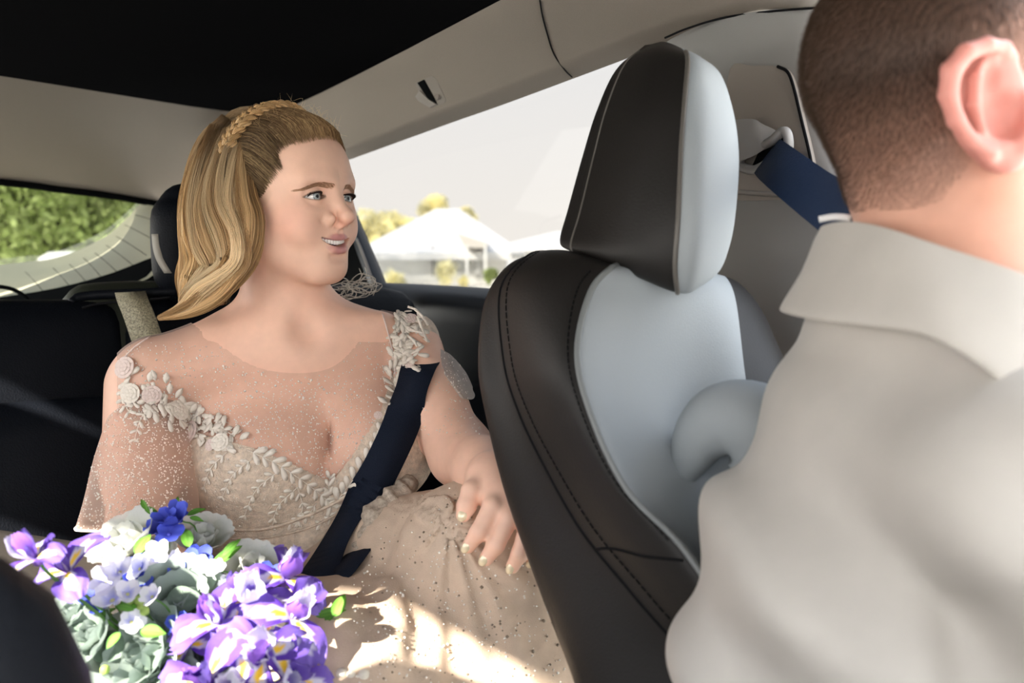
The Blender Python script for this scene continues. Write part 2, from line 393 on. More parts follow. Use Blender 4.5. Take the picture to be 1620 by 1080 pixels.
# ---- centre pillar (light grey) with belt guide
LB = .86
def bp(px, py, l=LB): return on_lat(px, py, l)
pill = [[bp(1040, 75, .90), bp(1100, 40, .88), bp(1160, 24, .87), bp(1230, 14, .87), bp(1288, 8, .88), bp(1300, 4, .90)],
        [bp(1050, 130, .92), bp(1110, 110, .875), bp(1160, 100, .862), bp(1230, 96, .862), bp(1276, 90, .87), bp(1290, 90, .90)],
        [bp(1060, 250, .93), bp(1120, 220, .88), bp(1170, 210, .862), bp(1240, 205, .86), bp(1300, 200, .87), bp(1316, 200, .90)],
        [bp(1070, 400, .93), bp(1120, 330, .88), bp(1180, 310, .862), bp(1260, 305, .86), bp(1330, 300, .87), bp(1360, 300, .90)],
        [bp(1070, 560, .93), bp(1120, 520, .88), bp(1200, 470, .862), bp(1290, 440, .86), bp(1390, 420, .87), bp(1430, 420, .90)],
        [bp(1070, 900, .93), bp(1120, 900, .88), bp(1250, 900, .862), bp(1390, 900, .86), bp(1520, 900, .87), bp(1580, 900, .90)]]
Vp, fp, _, _ = loft(pill, 6, 6)
struct(obj('trim_13', (Vp, fp), M['trim_pillar'], label='light grey centre pillar trim'))
bvp = BVHTree.FromPolygons([Vector(v) for v in Vp], fp)
def on_mesh(bv, px, py, lift=0.0, fall=None):
    r = ray(px, py); r = r / np.linalg.norm(r); h = bv.ray_cast(Vector(CAM), Vector(r))
    if h[0] is None: return fall
    return np.array(h[0]) - r * lift
arc = [on_mesh(bvp, x, y, .002, bp(x, y, .858)) for x, y in ((1052, 60), (1090, 44), (1150, 27), (1230, 17), (1300, 12))]
struct(obj('trim_14', tube(cr_interp(arc, 6), .0014, 6), M['seam'], label='seam above the centre pillar'))
for nm, off_, mm in (('trim_15', 0, M['trim_mid']),):
    fp_ = [(1155, 108), (1190, 104), (1230, 105), (1246, 114), (1256, 140), (1268, 190), (1280, 240), (1288, 282), (1292, 312), (1230, 316), (1160, 316), (1150, 300), (1148, 200)]
    cpts = cr_interp([bp(x, y, .855) for x, y in fp_], 4, closed=True)
    struct(obj(nm, prism(list(cpts), CL * .02), mm, smooth=False, label='rounded grey belt height panel on the pillar'))
    struct(obj('trim_16', tube(cr_interp([bp(x, y, .853) for x, y in fp_[2:9]], 5), .0018, 6), M['seam'], label='shadow gap round the belt height panel'))
    struct(obj('trim_17', tube(cr_interp([bp(x, y, .852) for x, y in ((1150, 302), (1200, 306), (1240, 309), (1292, 318))], 5), .003, 6), M['trim_gray'], label='ledge under the belt height panel'))
# front side glass sliver
struct(obj('window_3', loft([[on_lat(1290, 20, .93), on_lat(1420, -60, .93), on_lat(1800, -300, .93)], [on_lat(1290, 600, .93), on_lat(1420, 600, .95), on_lat(1800, 600, .95)]], 2, 2)[:2], glass_tint('glass_front', (.55, .58, .62), .04), label='front side door window glass'))

# ================================================================== OUTSIDE
GZ = 0.0
M['ground'] = mat('ground', (.82, .79, .72), .95, .1, .3, 3, .15, .4)
M['wallw'] = mat('wallw', (.92, .91, .88), .9, .1, .1, 30)
M['roofw'] = mat('roofw', (.88, .87, .86), .9, .1, .1, 30)
M['win_dark'] = mat('win_dark', (.60, .60, .58), .3, .4)
M['foliage'] = mat('foliage', (.46, .54, .22), .7, .3, 0, 1, .55, 1.6, trans=.45)
M['foliage2'] = mat('foliage2', (.95, .90, .60), .7, .3, 0, 1, .35, 1.2, trans=.45)
M['bark'] = mat('bark', (.10, .08, .06), .9, .1, .5, 20, .2, 5)
struct(obj('floor_ground', (np.array([[-150, -60, GZ], [150, -60, GZ], [150, 200, GZ], [-150, 200, GZ]]), [[0, 1, 2, 3]]), M['ground'], smooth=False, label='pale sunlit ground outside'))
def G_(px, py): return on_z(px, py, GZ - CAM[2])
def far(px, py, D):
    r = ray(px, py); return CAM + r * (D / r[1])
def house(name, label, px0, px1, D, eave_py, ridge_pts, depth, group=None):
    t = thing(name, label, 'house', (*far((px0 + px1) / 2, 430, D)[:2], GZ), group)
    a = far(px0, eave_py, D); b = far(px1, eave_py, D); ez = a[2]
    base = [np.array([a[0], a[1], GZ]), np.array([b[0], b[1], GZ]), np.array([b[0], b[1] + depth, GZ]), np.array([a[0], a[1] + depth, GZ])]
    obj('wall', prism(base, np.array([0, 0, ez - GZ])), M['wallw'], t, smooth=False)
    o = .7
    e = [np.array([a[0] - o, a[1] - o, ez]), np.array([b[0] + o, a[1] - o, ez]), np.array([b[0] + o, a[1] + depth + o, ez]), np.array([a[0] - o, a[1] + depth + o, ez])]
    r0 = far(*ridge_pts[0], D + depth / 2); r1 = far(*ridge_pts[1], D + depth / 2); r1[2] = r0[2]
    V_ = e + [r0, r1] + [p - [0, 0, .25] for p in e]
    obj('roof', (np.array(V_), [[0, 1, 5, 4], [1, 2, 5], [2, 3, 4, 5], [3, 0, 4], [6, 7, 1, 0], [7, 8, 2, 1], [8, 9, 3, 2], [9, 6, 0, 3], [9, 8, 7, 6]]), M['roofw'], t, smooth=False)
    return t
def wpart(name, parent, px0, px1, py0, py1, D, th, m, label=None):
    a = far(px0, py0, D); b = far(px1, py1, D)
    return obj(name, rbox(((a[0] + b[0]) / 2, D - th / 2, (a[2] + b[2]) / 2), (abs(b[0] - a[0]) / 2, th / 2, abs(a[2] - b[2]) / 2), np.eye(3), .01, 2), m, parent, smooth=False, label=label)
h1 = house('house', 'pale single storey house with a broad hip roof beyond the side window', 590, 800, 34, 400, ((690, 330), (726, 331)), 10)
for (a, b, c, d) in ((688, 716, 392, 424), (722, 740, 392, 428), (748, 764, 396, 436)):
    wn = wpart('window', h1, a, b, c, d, 33.95, .12, M['win_dark']); wpart('pane', wn, a + 3, b - 3, c + 3, d - 3, 33.8, .04, M['win_dark'])
wpart('porch_post', h1, 737, 741, 388, 437, 32.6, .25, M['wallw']); wpart('porch_post', h1, 766, 770, 388, 437, 32.6, .25, M['wallw'])
pr = [far(722, 368, 32.4), far(770, 384, 32.4), far(770, 392, 32.4), far(736, 392, 32.4)]
obj('porch_gable', prism(pr, np.array([0, 2.0, 0])), mat('gable', (.70, .66, .60), .9, .1), h1, smooth=False)
wpart('window_surround', h1, 684, 686, 388, 437, 33.9, .2, M['trim_gray'])
h2 = house('house', 'low pale building cut off by the headrest', 832, 1000, 30, 386, ((880, 366), (960, 366)), 2.4)
wn = wpart('window', h2, 836, 846, 392, 408, 29.95, .12, M['win_dark']); wpart('pane', wn, 838, 844, 394, 406, 29.85, .04, M['win_dark'])
def leafcloud(blobs, n, s, seed):
    g = np.random.default_rng(seed); Vs = []; k = 0; w_ = np.array([b[3] ** 2 for b in blobs]); w_ = w_ / w_.sum()
    idx = g.choice(len(blobs), n, p=w_); B = np.array(blobs)[idx]
    d = g.normal(size=(n, 3)); d /= np.linalg.norm(d, axis=1)[:, None]; r = B[:, 3] * g.uniform(.6, 1.08, n)
    c = B[:, :3] + d * r[:, None]
    u = g.normal(size=(n, 3)); u /= np.linalg.norm(u, axis=1)[:, None]; v = np.cross(u, g.normal(size=(n, 3))); v /= np.linalg.norm(v, axis=1)[:, None]
    sz = s * g.uniform(.6, 1.3, n)[:, None]
    V_ = np.stack([c - u * sz, c + v * sz * .5, c + u * sz, c - v * sz * .5], 1).reshape(-1, 3)
    return V_, np.arange(n * 4).reshape(n, 4)
def tree(label, x, y, hgt, rad, seed, m, n=5000, s=.16, group=None, name='tree', cat='tree', trunk=True):
    g = random.Random(seed); t = thing(name, label, cat, (x, y, GZ), group)
    bl = []
    for i in range(14):
        a = g.uniform(0, 6.28); rr = g.uniform(0, .65) * rad; z = hgt * (g.uniform(.35, .9) if trunk else g.uniform(.25, .75))
        bl.append((x + rr * math.cos(a), y + rr * math.sin(a), z, rad * g.uniform(.35, .55)))
    V_, f_ = leafcloud(bl, n, s, seed)
    V_[:, 2] = np.maximum(V_[:, 2], GZ + .02)
    fo = link('foliage', mesh_np('foliage', V_, f_, False), t, m); fo['kind'] = 'stuff'
    if trunk:
        obj('trunk', tube([(x, y, GZ), (x + .1, y, hgt * .4), (x - .1, y + .1, hgt * .8)], [rad * .07, rad * .05, rad * .02], 8), M['bark'], t)
        for k in range(4):
            a = g.uniform(0, 6.28)
            obj('branch', tube([(x + .05, y, hgt * (.3 + .08 * k)), (x + rad * .4 * math.cos(a), y + rad * .4 * math.sin(a), hgt * (.5 + .1 * k)), (x + rad * .75 * math.cos(a), y + rad * .75 * math.sin(a), hgt * (.65 + .08 * k))], [rad * .035, rad * .022, rad * .01], 6), M['bark'], t)
    return t
# trees through the rear window: dense and sunlit
labs = ['leafy tree at the left edge of the rear window', 'wide pale green tree in the middle of the rear window', 'leafy tree at the right end of the rear window', 'taller tree behind the left part of the rear window', 'tall tree behind the right part of the rear window']
for k, (px, D, hg, rd) in enumerate(((10, 15, 4.2, 2.6), (110, 17, 4.6, 3.0), (215, 16, 4.6, 2.6), (50, 23, 7.5, 3.8), (200, 24, 7.0, 4.0))):
    p = far(px, 400, D); tree(labs[k], p[0], p[1], hg, rd, 40 + k, M['foliage'], 22000, .085, 'trees beyond the rear window')
# white parked vehicle roof glimpsed under the trees
cv = far(192, 417, 12.4); pc = thing('car', 'white parked car glimpsed low through the rear window', 'car', (cv[0], cv[1], GZ))
for nm_, c_, h_, r_, m_ in (('car_body', (0, 0, .62), (.85, 2.1, .34), .2, M['wallw']), ('cabin', (0, .1, 1.02), (.72, 1.15, .26), .2, M['wallw']), ('windscreen', (0, -.98, 1.0), (.6, .12, .18), .05, M['win_dark'])):
    obj(nm_, rbox((cv[0] + c_[0], cv[1] + c_[1], c_[2] - .06), h_, np.eye(3), r_, 6), m_, pc)
for sx_ in (-.82, .82):
    for sy_ in (-1.3, 1.3): obj('wheel', tube([(cv[0] + sx_ - .1, cv[1] + sy_, .33), (cv[0] + sx_ + .1, cv[1] + sy_, .33)], .33, 16, up=(0, 0, 1)), M['trim_black'], pc)
# trees and shrubs beyond the side window
labs2 = ['yellow green tree next to her face beyond the side window', 'pale yellow tree rising behind the hip roof', 'pale tree top behind the ridge of the hip roof', 'small tree top behind the right slope of the hip roof']
for k, (px, D, hg, rd) in enumerate(((588, 48, 3.5, 1.3), (634, 50, 3.8, 1.3), (684, 52, 4.6, 1.3), (738, 52, 3.9, .8))):
    p = far(px, 400, D); tree(labs2[k], p[0], p[1], hg, rd, 60 + k, M['foliage2'], 7000, .10, 'trees beyond the side window')
labs3 = ['round yellow green bush in front of the house windows', 'small bush between the house windows and porch', 'small dark bush right of the house porch', 'yellow bush by the dark pillar beyond the side window']
for k, (px, D, hg, rd) in enumerate(((704, 31, .95, .55), (735, 31, .4, .22), (775, 31, .75, .28), (622, 28, .75, .45))):
    p = far(px, 400, D); tree(labs3[k], p[0], p[1], hg, rd, 80 + k, M['foliage2'] if k != 2 else M['foliage'], 900, .06, 'bushes by the house', 'bush', 'bush', False)
# ================================================================== SEATS
def tube_obj(name, pts, r, m, parent, n=8, label=None, closed=False): return obj(name, tube(pts, r, n, closed=closed), m, parent, label=label)
seat = thing('front_seat', 'black leather driver seat with pale grey insert and tall headrest, right of the woman', 'seat', P(1100, 1080, .85) * [1, 1, 0] + [0, 0, .36])
rows = Pg([
 [(850, 408, .93), (880, 398, .91), (915, 400, .88), (985, 424, .85), (1050, 430, .87), (1100, 430, .89), (1135, 436, .93), (1145, 442, .97), (1100, 436, 1.0), (960, 420, .98)],
 [(806, 428, .94), (836, 404, .90), (890, 400, .85), (970, 422, .805), (1040, 428, .83), (1100, 430, .86), (1150, 440, .90), (1172, 452, .94), (1120, 445, 1.02), (950, 430, 1.0)],
 [(777, 490, .94), (792, 458, .90), (852, 450, .83), (934, 462, .79), (1010, 470, .815), (1095, 470, .84), (1165, 480, .87), (1212, 505, .92), (1150, 515, 1.02), (950, 500, 1.0)],
 [(770, 590, .92), (797, 570, .87), (857, 575, .79), (913, 560, .765), (980, 580, .79), (1080, 600, .825), (1180, 600, .835), (1262, 620, .87), (1250, 640, .99), (1000, 640, .99)],
 [(784, 680, .90), (820, 650, .84), (885, 660, .77), (938, 665, .745), (1000, 680, .775), (1100, 690, .81), (1200, 700, .81), (1290, 700, .84), (1270, 720, .97), (1020, 720, .97)],
 [(806, 780, .88), (860, 735, .81), (930, 745, .75), (992, 775, .725), (1045, 790, .75), (1130, 790, .79), (1225, 790, .79), (1320, 790, .81), (1300, 810, .94), (1050, 810, .94)],
 [(842, 890, .85), (920, 840, .78), (1000, 850, .725), (1075, 860, .70), (1115, 880, .73), (1190, 890, .76), (1270, 890, .77), (1360, 890, .79), (1330, 910, .91), (1080, 910, .91)],
 [(880, 1000, .82), (1005, 945, .74), (1080, 960, .70), (1150, 970, .675), (1190, 980, .70), (1260, 990, .73), (1340, 990, .74), (1420, 990, .76), (1380, 1010, .88), (1120, 1010, .88)],
 [(920, 1120, .78), (1105, 1070, .70), (1170, 1090, .67), (1230, 1100, .65), (1270, 1110, .67), (1330, 1110, .70), (1410, 1110, .71), (1490, 1110, .73), (1440, 1130, .84), (1150, 1130, .84)],
 [(960, 1300, .74), (1180, 1260, .66), (1260, 1280, .63), (1320, 1290, .62), (1360, 1290, .64), (1420, 1290, .66), (1500, 1290, .67), (1580, 1290, .69), (1530, 1310, .80), (1200, 1310, .80)]])
NC = 8; NR = 7
V, fs, (Rn, Cn), G = loft(rows, NR, NC, closed=True, cap=True)
ins_f = []; out_f = []
for fi, f in enumerate(fs):
    if len(f) == 4:
        j = fi % Cn; (ins_f if 3 * NC <= j < 6 * NC else out_f).append(f)
    else: out_f.append(f)
backrest = obj('backrest', (V, out_f), M['leather'], seat, label='black leather side and back of the seat')
insert = obj('insert', (V, ins_f), M['insert'], seat, label='pale grey front panel')
def gcol(Gx, c, k0=0, k1=None, lift=0, toward=True):
    p = Gx[k0:k1, c * NC, :].copy()
    d = p - CAM; d /= np.linalg.norm(d, axis=1)[:, None]
    return p - d * lift
tube_obj('piping', gcol(G, 3, 0, None, .0005), .0028, M['piping'], seat, label='pale grey piping')
tube_obj('seam', gcol(G, 1, 2, None, .0), .0015, M['seam'], seat)
def stitch(Gx, cfrac, step, r0, r1):
    mb = MB(); p = Gx[r0:r1, int(cfrac * NC), :]; p = cr_interp(p[::2], 12)
    for i in range(0, len(p) - 4, 4):
        d = (p[i] - CAM); d /= np.linalg.norm(d); mb.add(*tube([p[i] - d * .0008, p[i + 2] - d * .0012, p[i + 3] - d * .0008], .0007, 4))
    return mb
st = link('stitching', stitch(G, 1.25, 1, 6, 60).mesh('st'), seat, M['seam']); st['kind'] = 'stuff'
st = link('stitching', stitch(G, 2.75, 1, 10, 44).mesh('st'), seat, M['seam']); st['kind'] = 'stuff'
# horizontal seam low on the bolster
jr = int(6.35 * NR); tube_obj('seam', [G[jr, j] - (G[jr, j] - CAM) * .0008 for j in range(int(1.05 * NC), int(2.9 * NC))], .0012, M['seam'], seat)
# rolled far bolster that catches the window light
bb = []
for (x, y, d, r) in ((1086, 742, .80, .006), (1094, 706, .787, .018), (1112, 668, .775, .026), (1150, 645, .765, .034), (1200, 660, .76, .04), (1260, 730, .76, .045)):
    bb.append((P(x, y + 20, d), r))
cc = cr_interp([np.append(a, b) for a, b in bb], 6)
obj('bolster', tube(cc[:, :3], cc[:, 3], 16), M['insert'], seat, label='pale grey rounded side bolster')
# headrest
hr = thing('headrest', 'tall headrest of the driver seat, black leather with pale front', 'headrest', P(1040, 470, .88)) if False else None
rows = Pg([
 [(1020, 72, .92), (1030, 70, .91), (1052, 66, .885), (1078, 76, .86), (1098, 84, .87), (1108, 90, .90), (1080, 80, .94), (1040, 74, .94)],
 [(975, 112, .93), (990, 100, .90), (1035, 85, .85), (1088, 92, .81), (1120, 104, .82), (1140, 118, .88), (1110, 110, .97), (1010, 105, .98)],
 [(946, 178, .93), (960, 170, .90), (1020, 160, .82), (1084, 152, .79), (1128, 165, .80), (1161, 180, .865), (1125, 180, .98), (1000, 180, .99)],
 [(925, 250, .93), (940, 245, .90), (1008, 240, .81), (1078, 232, .78), (1127, 240, .785), (1169, 250, .86), (1130, 250, .97), (1000, 250, .99)],
 [(902, 330, .92), (918, 335, .89), (992, 345, .805), (1073, 342, .77), (1122, 345, .775), (1164, 335, .85), (1130, 345, .96), (970, 340, .97)],
 [(890, 378, .91), (903, 388, .88), (985, 405, .805), (1068, 420, .775), (1115, 420, .78), (1154, 390, .85), (1120, 395, .95), (960, 385, .96)],
 [(900, 392, .91), (915, 402, .88), (990, 430, .82), (1072, 462, .79), (1110, 452, .80), (1138, 425, .85), (1105, 410, .93), (960, 398, .95)],
 [(930, 396, .91), (940, 404, .89), (1000, 428, .85), (1070, 452, .82), (1098, 446, .825), (1115, 425, .86), (1090, 412, .91), (980, 402, .93)]])
V, fs, (Rn, Cn), G2 = loft(rows, NR, NC, closed=True, cap=True)
a_f = []; b_f = []
for fi, f in enumerate(fs):
    if len(f) == 4: (b_f if 3 * NC <= fi % Cn < 5.2 * NC else a_f).append(f)
    else: a_f.append(f)
hrest = obj('headrest', (V, a_f), M['leather'], seat, label='black leather headrest')
obj('headrest_front', (V, b_f), M['insert'], hrest, label='pale grey headrest front')
tube_obj('piping', gcol(G2, 3, 4, -6, .0003), .0023, M['piping_dark'], hrest, label='brown grey piping')
tube_obj('seam', gcol(G2, 1, 3, -6, .0), .0013, M['piping_dark'], hrest)
for dx in (1010, 1085):
    tube_obj('headrest_post', [P(dx, 395, .91), P(dx + 4, 480, .91)], .006, M['metal'], hrest)
obj('cushion', rbox(Cz(.1, .585, -.62), (.28, .25, .09), (CR, CL, (0, 0, 1)), .07, 8, .02), M['leather'], seat)

# front passenger seat, blurred corner lower left
ps = thing('front_seat', 'near black front passenger seat, a blurred dark corner at lower left', 'seat', Cz(.45, -.12, -.84))
back_ax = (CL, CR * .96 - np.array([0, 0, .28]), CR * .28 + np.array([0, 0, .96]))
obj('backrest', rbox(Cz(.45, -.134, -.455), (.225, .075, .315), back_ax, .074, 10, .012), M['leather_black'], ps)
obj('headrest', rbox(Cz(.54, -.16, -.115), (.11, .045, .075), back_ax, .04, 8, .01), M['leather_black'], ps)
obj('cushion', rbox(Cz(.12, -.12, -.66), (.22, .27, .09), (CL, CR, (0, 0, 1)), .07, 8, .02), M['leather_black'], ps)
for s in (-.04, .04): tube_obj('headrest_post', [Cz(.57, -.14 + s, -.25), Cz(.56, -.14 + s, -.05)], .006, M['metal'], ps)

# rear bench
rb = thing('rear_seat', 'black leather rear bench behind the woman', 'seat', Cz(1.25, .35, -.84))
rax = (CL, CR * .95 - np.array([0, 0, .3]), CR * .3 + np.array([0, 0, .95]))
obj('backrest', rbox(P(-62, 668, 1.22) + CR * .05, (.225, .065, .155), rax, .035, 10, .012), M['leather_black'], rb, label='upper part of the left seatback')
obj('backrest', rbox(P(-40, 880, 1.16) + CR * .02, (.27, .065, .185), rax, .03, 10, .010), M['leather_black'], rb, label='lower part of the left seatback')
# centre seat section with rolled top
obj('backrest', rbox(P(225, 648, 1.42), (.105, .06, .200), rax, .035, 10, .010), M['leather_lit'], rb, label='narrow centre seatback')
tb = cr_interp([P(112, 478, 1.34), P(125, 470, 1.35), P(160, 466, 1.36), (P(230, 463, 1.37)), P(284, 460, 1.38)], 5)
obj('top_bar', tube(tb, [.006] * 4 + [.0075] * (len(tb) - 4), 10), M['leather_black'], rb, label='rolled bar along the top of the seatback')
tube_obj('seam', cr_interp([P(130, 487, 1.32), P(160, 480, 1.325), P(230, 474, 1.33), P(270, 470, 1.335)], 5), .002, M['seam'], rb)
obj('backrest', rbox(P(470, 680, 1.52), (.26, .06, .24), rax, .05, 10, .02), M['leather_black'], rb, label='seatback behind the woman')
V_, f_ = rbox(P(308, 388, 1.42), (.066, .048, .088), (CL * .9 + CR * .43, CR * .9 - CL * .43, np.array([0, 0, 1])), 0.047, 12, .010)
rh = obj('headrest', (V_, f_), M['leather_black'], rb)
bvh_ = BVHTree.FromPolygons([Vector(v) for v in V_], f_)
st_l = [on_mesh(bvh_, x, y, .001) for x, y in ((246, 370), (248, 392), (254, 412), (266, 432))]
if all(p is not None for p in st_l):
    obj('panel', ribbon(cr_interp(st_l, 4), (np.array([1, 0, 0]) * .0058), .002), mat('sun_stripe', (.30, .28, .24), .5), rh, label='pale strip standing in for a stripe of sun on the headrest')  # stripe of sunlight on the headrest, built as a pale strip
ac = P(80, 893, .98); av = P(190, 842, 1.05) - P(0, 805, 1.05); av[2] *= .8; av /= np.linalg.norm(av); aw = np.cross([0, 0, 1], av)
obj('armrest', rbox(ac - np.array([0, 0, .05]), (.16, .085, .05), (av, aw / np.linalg.norm(aw), np.cross(av, aw / np.linalg.norm(aw))), .018, 8, .004), mat('armrest_gray', (.036, .031, .027), .6, .3, .2, 400), rb, label='grey brown folded armrest')
obj('cushion', rbox(Cz(.98, .28, -.60), (.62, .28, .09), (CL, CR, (0, 0, 1)), .06, 10, .015), mat('cushion_sunlit', (.085, .078, .07), .5, .4, .3, 400), rb, label='black leather seat cushion coloured a sunlit grey brown')  # grey brown paints in the sun on black leather
# centre rear belt hanging over the seatback, with the sun painted into its gold colour
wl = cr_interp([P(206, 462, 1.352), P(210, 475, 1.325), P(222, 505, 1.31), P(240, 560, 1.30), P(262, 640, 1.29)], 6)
t = obj('seat_belt', ribbon(wl, np.array([1, .1, .06]) * .0225, .0015), M['webbing_sunlit']); tag(t, 'woven centre belt with painted-in sunlight hanging over the rear seatback beside her hair', 'seat belt')
# ---- coat hook on the side rail
hk = thing('coat_hook', 'small beige folding coat hook on the roof rail above the side window', 'hook', on_lat(681, 147, .86))
def hkp(x, y, l=.852): return on_lat(x, y, l)
ZZ = BVHTree.FromPolygons([Vector(v) for v in hl.data.vertices[:] and [v.co for v in hl.data.vertices]], [list(p.vertices) for p in hl.data.polygons])
def hs(x, y, lift=0): return on_mesh(ZZ, x, y, lift, on_lat(x, y, .87))
fr_ = [(657, 131), (683, 120), (690, 125), (705, 158), (703, 163), (681, 170), (674, 166), (659, 138)]
obj('plate', prism([hs(x, y, .001) for x, y in fr_], CL * .004), mat('hook_plate', (.25, .22, .19), .6), hk, smooth=False)
obj('recess', prism([hs(x, y, .0035) for x, y in ((660, 131), (670, 126), (690, 163), (684, 167))], CL * .002), M['trim_black'], hk, smooth=False, label='dark slot')
obj('flap', prism([hs(x, y, .008) for x, y in ((663, 143), (657, 153), (662, 160), (679, 170), (690, 165), (677, 157))], CL * .006), mat('hook_flap', (.30, .27, .24), .5), hk, smooth=False)
c0 = hs(691, 152, .006); th_ = np.linspace(0, 2 * math.pi, 14, endpoint=False)
obj('knob', prism([c0 + np.array([0, 0, 1]) * .0065 * math.sin(a) + CR * .0065 * math.cos(a) for a in th_], CL * .003), mat('hook_knob', (.2, .17, .15), .5), hk, smooth=False)
# ---- driver belt and guide on the pillar
sb = thing('seat_belt', 'navy front seat belt running from the pillar guide to the man’s neck'.replace('’', ''), 'seat belt', bp(1235, 225, .84))
wbp = cr_interp([bp(1212, 246, .850), P(1226, 258, .93), P(1280, 300, .84), P(1325, 332, .76), P(1350, 352, .71), P(1400, 400, .66)], 6)
wid = []
obj('webbing', ribbon(wbp, np.array([.55, .25, .8]) * .026 / np.linalg.norm([.55, .25, .8]), .0016), M['webbing_blue'], sb)
gd = cr_interp([bp(1204, 232, .845), bp(1222, 222, .84), bp(1238, 208, .84), bp(1246, 214, .84), bp(1246, 238, .845), bp(1226, 250, .842), bp(1196, 268, .845), bp(1172, 262, .848), bp(1176, 246, .846)], 6, closed=True)
obj('belt_guide', tube(gd, .0055, 8, closed=True), M['trim_light'], sb, label='grey loop')
obj('belt_guide_cover', loft([[bp(1150, 190, .85), bp(1190, 188, .846), bp(1206, 196, .848)], [bp(1150, 225, .842), bp(1195, 215, .838), bp(1225, 205, .846)], [bp(1150, 262, .845), bp(1195, 245, .838), bp(1236, 215, .85)]], 4, 5)[:2], M['trim_light'], sb, label='grey curved cover')
obj('slot', prism([bp(x, y, .8445) for x, y in ((1200, 240), (1236, 212), (1244, 220), (1240, 236), (1190, 262))], CL * .002), M['trim_black'], sb, smooth=False, label='dark opening')
obj('edge_strip', tube(cr_interp([P(1296, 347, .69), P(1320, 343, .685), P(1346, 345, .68)], 4), .0028, 6), mat('white_edge', (.8, .8, .8), .5), sb, label='white edge where the belt meets the collar')
# ================================================================== IMPLICIT SURFACES (one continuous mesh per body)
def smin(a, b, k):
    if k <= 0: return np.minimum(a, b)
    h = np.maximum(k - np.abs(a - b), 0) / k
    return np.minimum(a, b) - h * h * k * .25
def smax(a, b, k): return -smin(-a, -b, k)
def s_ell(p, c, r, ax=None):
    q = p - np.array(c, np.float32)
    if ax is not None: q = q @ np.array(ax, np.float32).T
    r = np.array(r, np.float32); k0 = np.linalg.norm(q / r, axis=1); k1 = np.linalg.norm(q / (r * r), axis=1) + 1e-9
    return k0 * (k0 - 1) / k1
def s_cap(p, a, b, ra, rb):
    a = np.array(a, np.float32); b = np.array(b, np.float32); ba = b - a; pa = p - a
    h = np.clip(pa @ ba / (ba @ ba), 0, 1); return np.linalg.norm(pa - h[:, None] * ba, axis=1) - (ra + (rb - ra) * h)
def s_chain(p, pts, rs, k=0.0):
    d = None
    for i in range(len(pts) - 1):
        e = s_cap(p, pts[i], pts[i + 1], rs[i], rs[i + 1]); d = e if d is None else smin(d, e, k)
    return d
